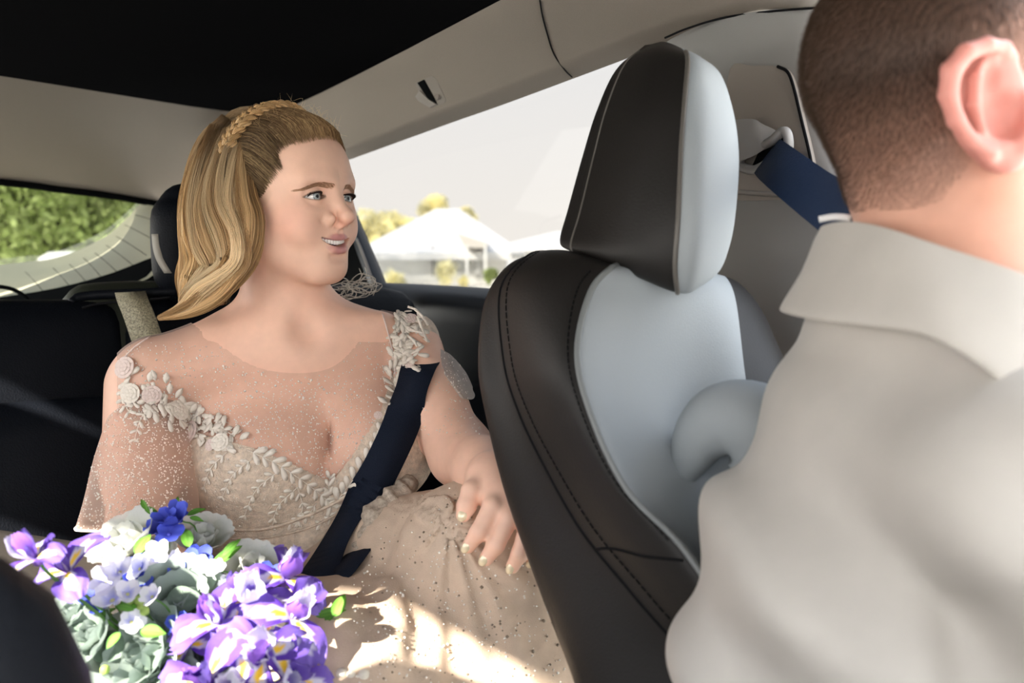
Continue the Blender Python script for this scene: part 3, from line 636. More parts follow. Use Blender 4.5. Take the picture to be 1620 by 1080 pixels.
def snet(f, lo, hi, h, B=4, marg=1.5):
    lo = np.array(lo, float); hi = np.array(hi, float)
    nb = np.ceil((hi - lo) / (h * B)).astype(int)
    g = np.stack(np.meshgrid(*[np.arange(n) for n in nb], indexing='ij'), -1).reshape(-1, 3)
    cc = (lo + (g + .5 - .5 / B) * B * h).astype(np.float32); fc = f(cc)
    act = np.abs(fc) < B * h * .87 * marg
    D = np.repeat(np.repeat(np.repeat(fc.reshape(nb).astype(np.float32), B, 0), B, 1), B, 2)
    ga = g[act] * B; o = np.stack(np.meshgrid(*[np.arange(B)] * 3, indexing='ij'), -1).reshape(-1, 3)
    idx = (ga[:, None, :] + o[None]).reshape(-1, 3); pts = (lo + idx * h).astype(np.float32)
    val = np.concatenate([f(pts[i:i + 400000]) for i in range(0, len(pts), 400000)])
    D[idx[:, 0], idx[:, 1], idx[:, 2]] = val
    S = D < 0; n = np.array(D.shape) - 1
    cs = [(i, j, k) for i in (0, 1) for j in (0, 1) for k in (0, 1)]
    cnt = sum(S[c[0]:c[0] + n[0], c[1]:c[1] + n[1], c[2]:c[2] + n[2]].astype(np.int8) for c in cs)
    mask = (cnt > 0) & (cnt < 8); ci = np.argwhere(mask); cmap = -np.ones(mask.shape, np.int32); cmap[mask] = np.arange(len(ci))
    acc = np.zeros((len(ci), 3)); num = np.zeros(len(ci))
    for a in cs:
        for ax in range(3):
            if a[ax] == 1: continue
            b = list(a); b[ax] = 1
            va = D[ci[:, 0] + a[0], ci[:, 1] + a[1], ci[:, 2] + a[2]]; vb = D[ci[:, 0] + b[0], ci[:, 1] + b[1], ci[:, 2] + b[2]]
            x = (va < 0) != (vb < 0); t = va[x] / (va[x] - vb[x]); p = np.tile(np.array(a, float), (x.sum(), 1)); p[:, ax] += t
            acc[x] += p; num[x] += 1
    V = lo + (ci + acc / num[:, None]) * h
    Q = []
    for ax in range(3):
        sl0 = [slice(None)] * 3; sl1 = [slice(None)] * 3; sl0[ax] = slice(0, -1); sl1[ax] = slice(1, None)
        s0 = S[tuple(sl0)]; s1 = S[tuple(sl1)]; e = np.argwhere(s0 != s1)
        u, v = (ax + 1) % 3, (ax + 2) % 3
        ok = (e[:, u] > 0) & (e[:, v] > 0) & (e[:, u] < n[u]) & (e[:, v] < n[v]) & (e[:, ax] < n[ax]); e = e[ok]
        inside = s0[e[:, 0], e[:, 1], e[:, 2]]
        def cell(du, dv):
            q = e.copy(); q[:, u] -= du; q[:, v] -= dv; return cmap[q[:, 0], q[:, 1], q[:, 2]]
        q = np.stack([cell(1, 1), cell(0, 1), cell(0, 0), cell(1, 0)], 1)
        q[~inside] = q[~inside][:, ::-1]; Q.append(q)
    Q = np.concatenate(Q); Q = Q[(Q >= 0).all(1)]
    # two Newton steps onto the surface
    for _ in range(2):
        e = h * .35; vf = V.astype(np.float32); f0 = f(vf)
        gr = np.stack([f(vf + np.eye(3, dtype=np.float32)[i] * e) - f(vf - np.eye(3, dtype=np.float32)[i] * e) for i in range(3)], 1) / (2 * e)
        st = f0[:, None] * gr / ((gr ** 2).sum(1)[:, None] + .05); L = np.linalg.norm(st, axis=1); st *= np.minimum(1, h * .6 / (L + 1e-9))[:, None]
        V = V - st
    return V, Q
def compact(V, Q, keepf):
    Q = Q[keepf]; used = np.unique(Q); mp = -np.ones(len(V), int); mp[used] = np.arange(len(used)); return V[used], mp[Q], used
def slide_clip(V, Q, sc):
    """keep faces touching sc>0; their outside corners slide along edges to the sc=0 line (a clean hem)"""
    ins = sc > 0; keep = ins[Q].any(1); Q = Q[keep]; V = V.copy()
    acc = np.zeros((len(V), 3)); num = np.zeros(len(V))
    for a, b in ((0, 1), (1, 2), (2, 3), (3, 0), (1, 0), (2, 1), (3, 2), (0, 3)):
        o = Q[:, a]; i = Q[:, b]; m = (~ins[o]) & ins[i]; o = o[m]; i = i[m]; t = sc[i] / (sc[i] - sc[o]); pt = V[i] + (V[o] - V[i]) * t[:, None]
        np.add.at(acc, o, pt); np.add.at(num, o, 1)
    mv_ = num > 0; V[mv_] = acc[mv_] / num[mv_][:, None]
    bad = (~ins[Q] & ~mv_[Q]).any(1)
    Q = Q[~bad]; used = np.unique(Q); mp = -np.ones(len(V), int); mp[used] = np.arange(len(used)); return V[used], mp[Q]
def bvh_of(V, Q): return BVHTree.FromPolygons([Vector(v) for v in V], [tuple(map(int, q)) for q in Q])
def vnoise(p, s, seed=0):
    """cheap smooth noise from summed sines"""
    g = np.random.default_rng(seed); r = 0
    for k in range(7):
        d = g.normal(size=3); d *= s * g.uniform(.6, 1.6) / np.linalg.norm(d); r = r + np.sin(p @ d + g.uniform(0, 6.28))
    return r / 7
class Frame:
    def __init__(s, pos, yaw, pitch, roll, scale):
        Fv = np.array([math.sin(yaw) * math.cos(pitch), -math.cos(yaw) * math.cos(pitch), math.sin(pitch)])
        X = np.cross(Fv, [0, 0, 1]); X /= np.linalg.norm(X); Z = np.cross(X, Fv)
        s.A = np.stack([X * math.cos(roll) + Z * math.sin(roll), Fv, Z * math.cos(roll) - X * math.sin(roll)]); s.o = np.array(pos, float); s.s = scale
    def loc(s, p): return ((p - s.o) @ s.A.T / s.s).astype(np.float32)
    def wld(s, q): return np.asarray(q, float) * s.s @ s.A + s.o
# ------------------------------------------------------------------ generic head, local metres: +X her right, +Y forward, +Z up, origin between the ears at eye height
EYE = np.array([.0300, .0665, -.0018]); ER = .0122
def head_sdf(q, male=False, smile=True):
    ax = np.abs(q[:, 0]); m = np.stack([ax, q[:, 1], q[:, 2]], 1)          # mirrored
    d = s_ell(q, (0, -.014, .030), (.074, .092, .084))
    d = smin(d, s_ell(q, (0, .030, .030), (.062, .053, .058)), .03)
    d = smin(d, s_ell(q, (0, .020, -.030), (.0625, .062, .074)), .03)
    d = smin(d, s_cap(m, (.050, .000, -.055), (.018, .052, -.092), .019, .017), .03)
    d = smin(d, s_ell(q, (0, .060, -.094), (.022, .021, .0175)), .022)
    d = smin(d, s_ell(m, (.036, .048, -.030), (.026, .027, .026)), .02)
    d = smin(d, s_ell(q, (0, .0565, -.058), (.032, .0245, .027)), .02)
    d = smin(d, s_cap(m, (.014, .0765, .0165), (.040, .066, .0175), .0070, .006), .022)   # brow ridge
    # sockets
    d = smax(d, -s_ell(m, (.031, .088, .001), (.0195, .0165, .0125)), .014)
    # nose
    n = s_cap(q, (0, .076, .006), (0, .0990, -.0265), .0062, .0082)
    n = smin(n, s_ell(q, (0, .0995, -.0285), (.0104, .0095, .0086)), .006)
    n = smin(n, s_cap(q, (0, .094, -.036), (0, .082, -.0425), .0040, .0045), .006)
    d = smin(d, n, .011)
    d = smin(d, s_ell(m, (.0158, .0785, -.0310), (.0070, .0135, .0080)), .0055)
    d = smax(d, -s_ell(m, (.0075, .0905, -.0388), (.0038, .0065, .0042)), .003)
    # crease beside the nose / smile line
    if smile:
        d = smax(d, -s_chain(m, [(.0275, .0745, -.034), (.0345, .0690, -.046), (.0395, .0600, -.060)], [.0012, .0016, .0010]), .012)
        d = smin(d, s_ell(m, (.0385, .060, -.046), (.015, .013, .014)), .016)
    # philtrum + under-lip hollow
    d = smax(d, -s_cap(q, (0, .0885, -.0465), (0, .0880, -.0520), .0018, .0022), .006)
    d = smax(d, -s_cap(q, (-.010, .0835, -.0800), (.010, .0835, -.0800), .0022, .0022), .010)
    # lips
    up = s_chain(m, [(0, .0845, -.0545), (.0060, .0843, -.0535), (.017, .0790, -.0545), (.0305, .0605, -.0520)], [.0032, .0033, .0028, .0013], .002)
    lw = s_chain(m, [(0, .0825, -.0705), (.0100, .0810, -.0695), (.0215, .0735, -.0640), (.0305, .0605, -.0535)], [.0048, .0045, .0034, .0014], .002)
    d = smin(d, smin(up, lw, .001), .0035)
    if smile:
        op = s_ell(m * np.array([1, 1, 1], np.float32) - np.stack([0 * ax, 0 * ax, .0042 * (ax / .02) ** 2], 1).astype(np.float32), (0, .080, -.0622), (.0275, .028, .0041))
        d = smax(d, -op, .0014)
    # eyes: lids are a thin shell over the eyeball, cut by an almond opening
    e = m - EYE.astype(np.float32); re = np.linalg.norm(e, axis=1)
    lid = re - (ER + .0017)
    d = smin(d, lid, .0045)
    x_ = (e[:, 0] - .0006) / .0160; hu = .0046 * np.clip(1 - np.abs(x_ - .05) ** 2.2, -.6, 1); hl_ = .0038 * np.clip(1 - np.abs(x_ + .1) ** 2.0, -.6, 1)
    zz = e[:, 2] + .0006 + .0014 * x_
    al = np.maximum(zz - hu, -zz - hl_)                                  # <0 inside the opening
    zone = np.maximum(re - .0182, -(e[:, 1] - .0010)); cut = np.maximum(al, zone)
    d = smax(d, -cut, .0008)
    d = np.maximum(d, -(re - (ER - .0006))) if False else d
    # upper lid fold
    fold = np.abs(re - (ER + .0019)) * 0
    # ears
    if not male:
        ex = s_ell(m, (.0735, -.006, -.016), (.0065, .0155, .0290)); d = smin(d, ex, .006)
        d = smin(d, s_ell(m, (.0725, .002, -.043), (.0055, .0075, .0085)), .005)
    return d
def lipcol(q):
    m = np.stack([np.abs(q[:, 0]), q[:, 1], q[:, 2]], 1)
    up = s_chain(m, [(0, .0845, -.0545), (.0060, .0843, -.0535), (.017, .0790, -.0545), (.0305, .0605, -.0520)], [.0038, .0039, .0032, .0016])
    lw = s_chain(m, [(0, .0825, -.0705), (.0100, .0810, -.0695), (.0215, .0735, -.0640), (.0305, .0605, -.0535)], [.0050, .0047, .0036, .0016])
    return np.minimum(up, lw)
# ================================================================== THE WOMAN
HF = Frame(CAM + np.array([-.284, 1.14, .067]), math.radians(60.0), math.radians(2.3), math.radians(-.3), .945)
def A(px, py, d): return P(px, py, d).astype(np.float32)
def torso(p):
    d = s_ell(p, A(452, 640, 1.215), (.150, .095, .150))
    d = smin(d, s_cap(p, A(455, 545, 1.175), A(250, 588, 1.115), .050, .044), .06)      # her right shoulder
    d = smin(d, s_cap(p, A(470, 545, 1.185), A(650, 540, 1.215), .046, .036), .06)      # left shoulder
    d = smin(d, s_ell(p, A(462, 850, 1.22), (.140, .105, .17)), .07)
    d = smin(d, s_ell(p, A(470, 1000, 1.20), (.175, .13, .13)), .08)
    br = s_ell(p, A(412, 728, 1.150), (.094, .082, .080)); bl = s_ell(p, A(594, 704, 1.185), (.078, .078, .078))
    d = smin(d, smin(br, bl, .006), .040)
    d = smax(d, -s_ell(p, A(510, 700, 1.085), (.0045, .050, .034)), .012)
    return d
RA = [A(232, 612, 1.125), A(222, 740, 1.085), A(228, 850, 1.05), A(300, 925, .99), A(372, 985, .93)]
RAr = [.050, .044, .039, .032, .024]
LA = [A(656, 566, 1.205), A(688, 640, 1.17), A(731, 718, 1.12), A(768, 742, 1.03), A(781, 760, .965)]
LAr = [.041, .0385, .0395, .034, .026]
def fingers():
    L = []
    # palm / back of the hand
    L.append(([A(783, 752, .968), A(800, 785, .935)], [.026, .022]))
    L.append(([A(772, 760, .960), A(785, 785, .935)], [.019, .016]))
    # thumb, index, middle, ring, little (left hand)
    L.append(([A(770, 756, .955), A(746, 776, .932), A(738, 800, .925), A(733, 814, .922)], [.0140, .0105, .0100, .0078]))
    L.append(([A(784, 772, .938), A(780, 800, .912), A(757, 842, .902), A(741, 864, .905)], [.0125, .0105, .0088, .0072]))
    L.append(([A(806, 782, .930), A(806, 818, .905), A(784, 862, .897), A(769, 884, .900)], [.0125, .0106, .0090, .0074]))
    L.append(([A(826, 790, .928), A(836, 832, .898), A(822, 876, .893), A(811, 896, .897)], [.0115, .0098, .0084, .0070]))
    L.append(([A(842, 796, .928), A(858, 832, .902), A(852, 868, .897), A(842, 888, .900)], [.0105, .0088, .0076, .0064]))
    return L
def rfingers():
    L = [([A(372, 985, .93), A(405, 1005, .90)], [.026, .026])]
    for k in range(4):
        x = 395 + k * 11; y = 990 + k * 16
        L.append(([A(x, y, .895), A(x + 34, y - 6, .872), A(x + 52, y + 12, .878), A(x + 46, y + 28, .892)], [.0105, .0092, .0082, .0068]))
    L.append(([A(380, 975, .915), A(404, 955, .895), A(430, 950, .885)], [.013, .0105, .0085]))
    return L
FL = fingers(); FRr = rfingers()
def body_f(p):
    d = torso(p)
    # neck
    d = smin(d, s_cap(p, HF.wld([0, -.022, -.05]).astype(np.float32), A(462, 545, 1.185), .052, .056), .035)
    # collarbones, soft
    d = smin(d, s_cap(p, A(505, 515, 1.142), A(600, 512, 1.172), .009, .008), .035)
    d = smin(d, s_cap(p, A(450, 530, 1.136), A(340, 548, 1.125), .009, .006), .040)
    d = smax(d, -s_ell(p, A(487, 520, 1.108), (.012, .012, .010)), .03)
    arm = s_chain(p, RA, RAr, .02); d = smin(d, arm, .022)
    arm = s_chain(p, LA, LAr, .02); d = smin(d, arm, .016)
    h = None
    for pts, rs in FL[:2]:
        e = s_chain(p, pts, rs); h = e if h is None else smin(h, e, .02)
    for pts, rs in FL[2:]:
        e = s_chain(p, pts, rs, .004); h = smin(h, e, .005)
    d = smin(d, h, .012)
    h = None
    for pts, rs in FRr:
        e = s_chain(p, pts, rs, .003); h = e if h is None else smin(h, e, .005)
    return smin(d, h, .012)
def her_f(p):
    d = body_f(p); near = np.linalg.norm(p - HF.o.astype(np.float32), axis=1) < .24
    r = d.copy()
    if near.any():
        r[near] = smin(d[near], head_sdf(HF.loc(p[near])) * HF.s, .022)
    return r
cutz = HF.wld([0, 0, -.088])[2] - .012
hv, hq = snet(her_f, HF.o - [.13, .14, .125], HF.o + [.14, .13, .135], .00125 * QF)
bv_, bq = snet(her_f, [-.56, .70, .68], [.12, 1.36, cutz + .03], .0030 * QF)
kf = (hv[hq][:, :, 2].mean(1) > cutz - .0015); hv, hq, _ = compact(hv, hq, kf)
kf = (bv_[bq][:, :, 2].mean(1) < cutz + .0015); bv_, bq, _ = compact(bv_, bq, kf)
def her_col(V):
    c = np.tile(np.array([.83, .52, .385]), (len(V), 1)); q = HF.loc(V)
    l = lipcol(q); t = np.clip(1 - l / .0016, 0, 1)[:, None] * (q[:, 1:2] > .06) * (np.linalg.norm(q, axis=1) < .14)[:, None]
    ch = np.exp(-((np.abs(q[:, 0]) - .045) ** 2 + (q[:, 1] - .05) ** 2 + (q[:, 2] + .032) ** 2) / .022 ** 2)[:, None]
    ns = np.exp(-((q[:, 0]) ** 2 + (q[:, 1] - .1) ** 2 + (q[:, 2] + .038) ** 2) / .012 ** 2)[:, None]
    c = c * (1 - .24 * np.maximum(ch, ns * .8) * np.array([[0, 1, 1]]))
    c = c * (1 - t) + t * np.array([.62, .285, .265])
    # eye line (make-up) round the lid edge
    m = np.stack([np.abs(q[:, 0]), q[:, 1], q[:, 2]], 1) - EYE; re = np.linalg.norm(m, axis=1)
    x_ = (m[:, 0] - .0006) / .0160; hu = .0046 * np.clip(1 - np.abs(x_ - .05) ** 2.2, -.6, 1); hl_ = .0038 * np.clip(1 - np.abs(x_ + .1) ** 2.0, -.6, 1); zz = m[:, 2] + .0006 + .0014 * x_
    al = np.maximum(zz - hu, -zz - hl_); ok = (re < .0195) & (m[:, 1] > 0) & (np.abs(x_) < 1.25)
    t = (np.clip(1 - (al) / .0025, 0, 1) * ok * np.where(zz > 0, .95, .5))[:, None]; c = c * (1 - t) + t * np.array([.06, .03, .02])
    t = (np.clip(1 - al / .007, 0, 1) * ok * (zz > 0) * .22)[:, None]; c = c * (1 - t) + t * np.array([.40, .20, .13])
    edge = np.interp(q[:, 2], [-.08, -.05, -.02, .0, .020, .036, .052, .064, .078, .088], [-.06, -.035, .008, .024, .028, .040, .034, .046, .070, .12]) - q[:, 1]
    t = (np.clip(1 + (edge - .004 + .004 * vnoise(q, 400, 2)) / .016, 0, 1) * (np.linalg.norm(q, axis=1) < .14) * (q[:, 2] > -.04) * .62)[:, None]; c = c * (1 - t) + t * np.array([.26, .15, .08])
    # fingertips a little pinker
    return c
Vall = np.concatenate([hv, bv_]); Qall = np.concatenate([hq, bq + len(hv)])
wpos = P(470, 1000, 1.2)
woman = thing('person', 'smiling woman with wavy blonde hair and crown braid in a beaded blush lace gown', 'person', wpos)
bme = mesh_np('body', Vall, Qall, True, her_col(Vall)); link('body', bme, woman, M['skin'])
B_her = bvh_of(Vall, Qall)
def hit(px, py, lift=0.0, bv=None): return on_mesh(bv or B_her, px, py, lift)
def hitn(px, py, bv=None):
    r = ray(px, py); r = r / np.linalg.norm(r); h = (bv or B_her).ray_cast(Vector(CAM), Vector(r))
    if h[0] is None: return None, None
    n = np.array(h[1]); n = -n if n @ r > 0 else n
    return np.array(h[0]), n
# ---- eyes
def eye_obj(s, parent):
    c = HF.wld(EYE * [s, 1, 1]); look = HF.A.T @ np.array([0, 1, 0.0]); gaze = np.array([.80, -.58, .02]); gaze /= np.linalg.norm(gaze)
    R_ = ER * HF.s; V = []; cols = []; fs = []
    u = np.cross(gaze, [0, 0, 1]); u /= np.linalg.norm(u); v = np.cross(u, gaze); NL, NA = 40, 40
    for i in range(NL + 1):
        a = math.pi * (i / NL) ** 1.3; a = min(a, math.pi)
        for j in range(NA):
            t = 2 * math.pi * j / NA; bulge = 1 + .045 * math.exp(-(a / .42) ** 4)
            V.append(c + R_ * bulge * (gaze * math.cos(a) + (u * math.cos(t) + v * math.sin(t)) * math.sin(a)))
            ri = a / .47
            if ri < .36: k = (.004, .004, .005)
            elif ri < .92: 
                w_ = .75 + .25 * math.sin(j * 2.4) ; k = (.40 * w_, .45 * w_, .44 * w_)
            elif ri < 1.06: k = (.05, .07, .09)
            else: k = (.72, .68, .65)
            cols.append(k)
    for i in range(NL):
        for j in range(NA):
            a = i * NA + j; b = i * NA + (j + 1) % NA; fs.append([a, a + NA, b + NA, b])
    me = mesh_np('eye', np.array(V), fs, True, np.array(cols))
    return link('eye', me, parent, mat('eye', (.8, .8, .8), .08, .6, attr='Col', coat=.8))
eye_obj(1, woman); eye_obj(-1, woman)
# ---- teeth
teeth = MB()
for k in range(10):
    x = (k - 4.5) * .0043; sz = (.0023, .0018, .0042) if abs(k - 4.5) < 1.5 else (.00212, .0018, .0038)
    y = .0780 - 14 * x * x
    c = np.array([x, y, -.0595 + 7.0 * x * x]); V_, f_ = rbox(c, sz, np.eye(3), .0012, 4); teeth.add(HF.wld(V_), f_)
link('teeth', teeth.mesh('teeth'), woman, mat('teeth', (.92, .89, .84), .25, .5))
V_, f_ = rbox((0, .058, -.066), (.021, .010, .010), np.eye(3), .006, 4); obj('mouth_inside', (HF.wld(V_), f_), mat('mouth', (.10, .02, .02), .5), woman)
# ---- strands
def strand_mesh(strands, cols, rad, n=3, taper=True):
    """strands: list of (m,3); returns mesh arrays with per-vertex colours"""
    Vs = []; Fs = []; Cs = []; off = 0
    for s, c, r in zip(strands, cols, rad):
        m = len(s); T = np.gradient(s, axis=0); T /= np.linalg.norm(T, axis=1)[:, None] + 1e-12
        a = np.cross(T, [.3, .2, .93]); a /= np.linalg.norm(a, axis=1)[:, None] + 1e-9; b = np.cross(T, a)
        tt = np.linspace(0, 1, m); rr = r * (np.minimum(1, (1 - tt) * 6 + .15) * np.minimum(1, tt * 5 + .25) if taper else np.ones(m))
        ring = [s + (a * math.cos(2 * math.pi * k / n) + b * math.sin(2 * math.pi * k / n)) * rr[:, None] for k in range(n)]
        V = np.stack(ring, 1).reshape(-1, 3); Vs.append(V); c = np.asarray(c, float)
        Cs.append(np.repeat(c if c.ndim == 2 else np.tile(c, (m, 1)), n, 0))
        i = np.arange(m - 1)[:, None] * n; k = np.arange(n)[None]
        q = np.stack([i + k, i + (k + 1) % n, i + n + (k + 1) % n, i + n + k], -1).reshape(-1, 4) + off; Fs.append(q); off += len(V)
    return np.concatenate(Vs), np.concatenate(Fs), np.concatenate(Cs)
BL = [np.array(c) for c in ((.72, .49, .25), (.86, .64, .38), (.55, .34, .16), (.84, .64, .39), (.42, .25, .11), (.76, .53, .29))]
def rcol(root=0): 
    c = BL[rng.integers(len(BL))] * rng.uniform(.85, 1.15); return c
# eyebrows and lashes
br = []; bc = []
for s in (1, -1):
    for k in range(420):
        t = rng.uniform(0, 1); x = .009 + t * .040; z = .0098 + .0030 * math.sin(math.pi * min(1, t * 1.15)) - .0085 * max(0, t - .4) ** 1.3 + rng.uniform(-1, 1) * .0033 * (1 - .7 * t)
        yy = .110; pts = []
        for q in (0, .5, 1):
            xx = x + q * .006 * (.6 + t); z2 = z + q * .0016 * (1 - 1.6 * t)
            o = HF.wld([s * xx, .12, z2]); dr = -HF.A[1]; h = B_her.ray_cast(Vector(o), Vector(dr))
            if h[0] is None: break
            pts.append(np.array(h[0]) - dr * (.0004 + .0007 * q))
        if len(pts) == 3: br.append(np.array(pts)); bc.append(np.array([.40, .22, .13]) * rng.uniform(.8, 1.4))
def per_side(name, ss, cc, r):
    x = [HF.loc(q.mean(0)[None])[0][0] for q in ss]
    for sg in (1, -1):
        k = [i for i in range(len(ss)) if x[i] * sg > 0]
        V_, q_, c_ = strand_mesh([ss[i] for i in k], [cc[i] for i in k], [r] * len(k)); o = link(name, mesh_np(name, V_, q_, True, c_), woman, M['hairb']); o['kind'] = 'stuff'
per_side('eyebrow', br, bc, .00022)
ls = []
for s in (1, -1):
    for k in range(34):
        x_ = -1 + 2 * k / 33; z = .0046 * (1 - abs(x_ - .05) ** 2.2) - .0006 - .0014 * x_
        xx = x_ * .0152 if x_ < .7 else .0106 + (x_ - .7) * .006; y = math.sqrt(max(1e-9, (ER + .0012) ** 2 - xx ** 2 - z ** 2)); a = EYE + [xx, y, z]; dirn = np.array([.25 * x_ + .12, .85, .25]); 
        kk = .35 + .65 * (x_ + 1) / 2; pts = [a, a + dirn * .003 * kk, a + (dirn * .0066 + [.002 * max(0, x_), 0, .0026]) * kk]; ls.append(HF.wld(np.array(pts) * [s, 1, 1]))
per_side('eyelashes', ls, [np.array([.02, .012, .01])] * len(ls), .0006)
# nails
def nail(parent, tip, prev, r, m, up):
    T = tip - prev; T /= np.linalg.norm(T); u = up - T * (up @ T); u /= np.linalg.norm(u); s = np.cross(T, u)
    V, f_ = rbox((0, 0, 0), (1, 1, 1), np.eye(3), .999, 8); V = (V * [r * 1.0, r * .66, r * .50]) @ np.array([T, s, u]) + tip + T * r * .05 + u * r * .60
    return obj('fingernail', (V, f_), m, parent, label='painted nail')
M['nail'] = mat('nail', (.80, .68, .46), .25, .6, metal=.15, coat=.4)
for (pts, rs) in FL[2:]:
    tip = pts[-1].astype(float); prev = pts[-2].astype(float); nail(woman, tip, prev, rs[-1] * 1.02, M['nail'], CAM - tip + np.array([0, 0, .55]))
# ================================================================== HER GOWN
NLX = [120, 200, 250, 330, 400, 450, 500, 524, 560, 600, 618, 640, 690, 800]; NLY = [640, 650, 662, 690, 708, 728, 752, 764, 716, 655, 600, 505, 440, 430]
def necky(px): return np.interp(px, NLX, NLY)
def bod_f(p):
    d = torso(p) - .0042 - .0006 * vnoise(p, 260, 3)
    return smin(d, s_ell(p, A(478, 985, 1.19), (.185, .13, .12)), .06)
V_, Q_ = snet(bod_f, [-.52, .82, .72], [.10, 1.38, 1.16], .0035 * QF)
cx, cy = proj(V_)
Vb, Qb = slide_clip(V_, Q_, np.minimum(cy - necky(cx), cy - 500))
gown = link('gown_bodice', mesh_np('gown', Vb, Qb), woman, M['bodice']); gown['label'] = 'blush beaded lace bodice'
B_gown = bvh_of(Vb, Qb)
# sheer yoke over the chest
SX = [180, 230, 290, 330, 400, 470, 530, 575, 600, 640, 700]; SY = [540, 522, 506, 532, 578, 590, 578, 530, 492, 480, 480]; _s = cr_interp(np.array([SX, SY], float).T, 8); SX = _s[:, 0]; SY = _s[:, 1]
def yoke_f(p): 
    d = torso(p); return smin(smin(d, s_chain(p, RA[:2], RAr[:2], .02), .022), s_chain(p, LA[:2], LAr[:2], .02), .016) - .0022
V_, Q_ = snet(yoke_f, [-.56, .82, .80], [.10, 1.38, 1.30], .004 * QF)
cx, cy = proj(V_)
Vy, Qy = slide_clip(V_, Q_, np.minimum.reduce([cy - np.interp(cx, SX, SY), necky(cx) + 14 - cy, cx - 185, 672 - cx]))
M['sheer'] = tulle('sheer', (.52, .42, .38), .11, .25)
link('sheer_yoke', mesh_np('yoke', Vy, Qy), woman, M['sheer'], label='nearly clear net yoke')
B_yoke = bvh_of(Vy, Qy)
# ---- skirt over the knees
def skirt_f(p):
    d = s_ell(p, A(490, 985, 1.17), (.20, .14, .11))
    lt = s_cap(p, A(612, 905, 1.15), A(762, 893, 1.005), .100, .088); d = smin(d, lt, .03)
    d = smin(d, s_cap(p, A(762, 893, 1.005), A(800, 1300, .94), .088, .11), .03)
    d = smin(d, s_cap(p, A(440, 1010, 1.12), A(540, 1130, .88), .105, .10), .05)
    d = smin(d, s_ell(p, A(650, 1120, .98), (.17, .16, .13)), .06)
    d = smin(d, s_cap(p, A(540, 1130, .88), A(560, 1500, .84), .10, .12), .04)
    a = A(600, 830, 1.1); q = p - a; ang = np.arctan2(q[:, 0] + .6 * q[:, 1], -q[:, 2] + .05); rr = np.linalg.norm(q, axis=1)
    fold = np.sin(ang * 13 + 9 * vnoise(p, 14, 5)) * np.clip(rr / .2, .15, 1) * .0026
    return d - fold - .0030 * vnoise(p, 60, 9) - .0012 * vnoise(p, 170, 11)
V_, Q_ = snet(skirt_f, [-.50, .62, .48], [.18, 1.38, .98], .0036 * QF, marg=2.0)
skirt = link('gown_skirt', mesh_np('skirt', V_, Q_), woman, None)
B_sk = bvh_of(V_, Q_)
M['skirt'] = mat('skirt', (.56, .43, .325), .75, .25, .4, 900, .10, 40)
skirt.data.materials.append(M['skirt']); skirt['label'] = 'blush tulle skirt with scattered pearls'
M['gather'] = mat('gather', (.42, .35, .28), .8, .2, .6, 900, .3, 200)
# ---- sleeves
sl = []
for (cxp, cyp, d, wp, dp) in ((246, 596, 1.125, 38, .036), (240, 620, 1.118, 54, .052), (234, 680, 1.10, 66, .060), (228, 740, 1.08, 76, .064), (223, 790, 1.065, 84, .067), (220, 824, 1.055, 89, .069)):
    ring = []; 
    for k in range(16):
        a = 2 * math.pi * k / 16; rip = 1 + .05 * math.sin(k * 2.7) * (cyp - 590) / 240
        ring.append(P(cxp + wp * math.cos(a) * rip, cyp + (10 * math.sin(a) if cyp > 700 else 0), d) + np.array([0, 1, 0]) * dp * math.sin(a) * rip)
    sl.append(ring)
V_, f_, (Rn_, Cn_), Gs = loft(sl, 6, 3, closed=True)
n_ = vnoise(V_, 55, 21) * .0035; cen = V_.mean(0); dirs = V_ - cen; dirs[:, 2] = 0; dirs /= np.linalg.norm(dirs, axis=1)[:, None]; V_ = V_ + dirs * n_[:, None]
M['sleeve'] = tulle('sleeve', (.80, .62, .52), .34, .45)
slv = obj('sleeve', (V_, f_), M['sleeve'], woman, label='sheer flared sleeve sprinkled with sparkles')
B_sl = BVHTree.FromPolygons([Vector(v) for v in V_], f_)
hem = Gs[-1]; hv_ = V_.reshape(Rn_, Cn_, 3)[-1]
obj('sleeve_hem', tube(hv_, .0016, 6, closed=True), M['lace'], woman, label='pale stitched hem')
ps_ = [[P(684, 552, 1.19), P(702, 562, 1.20), P(722, 585, 1.215), P(736, 612, 1.22)], [P(686, 572, 1.15), P(708, 588, 1.15), P(724, 606, 1.17), P(738, 628, 1.19)], [P(690, 590, 1.125), P(706, 606, 1.125), P(722, 626, 1.135), P(731, 632, 1.16)], [P(694, 598, 1.13), P(706, 614, 1.13), P(716, 628, 1.14), P(722, 631, 1.17)]]
V_, f_, _, _ = loft(ps_, 7, 7); V_ = V_ + RT * .010 + (CAM - V_) * .045; V_ = V_ + vnoise(V_, 150, 5)[:, None] * np.array([.0025, -.004, .001]); 
obj('sleeve', (V_, f_), tulle('sleeve2', (.50, .48, .45), .5, .3), woman, label='small crumpled sheer sleeve at the belt')
B_ps = BVHTree.FromPolygons([Vector(v) for v in V_], f_)
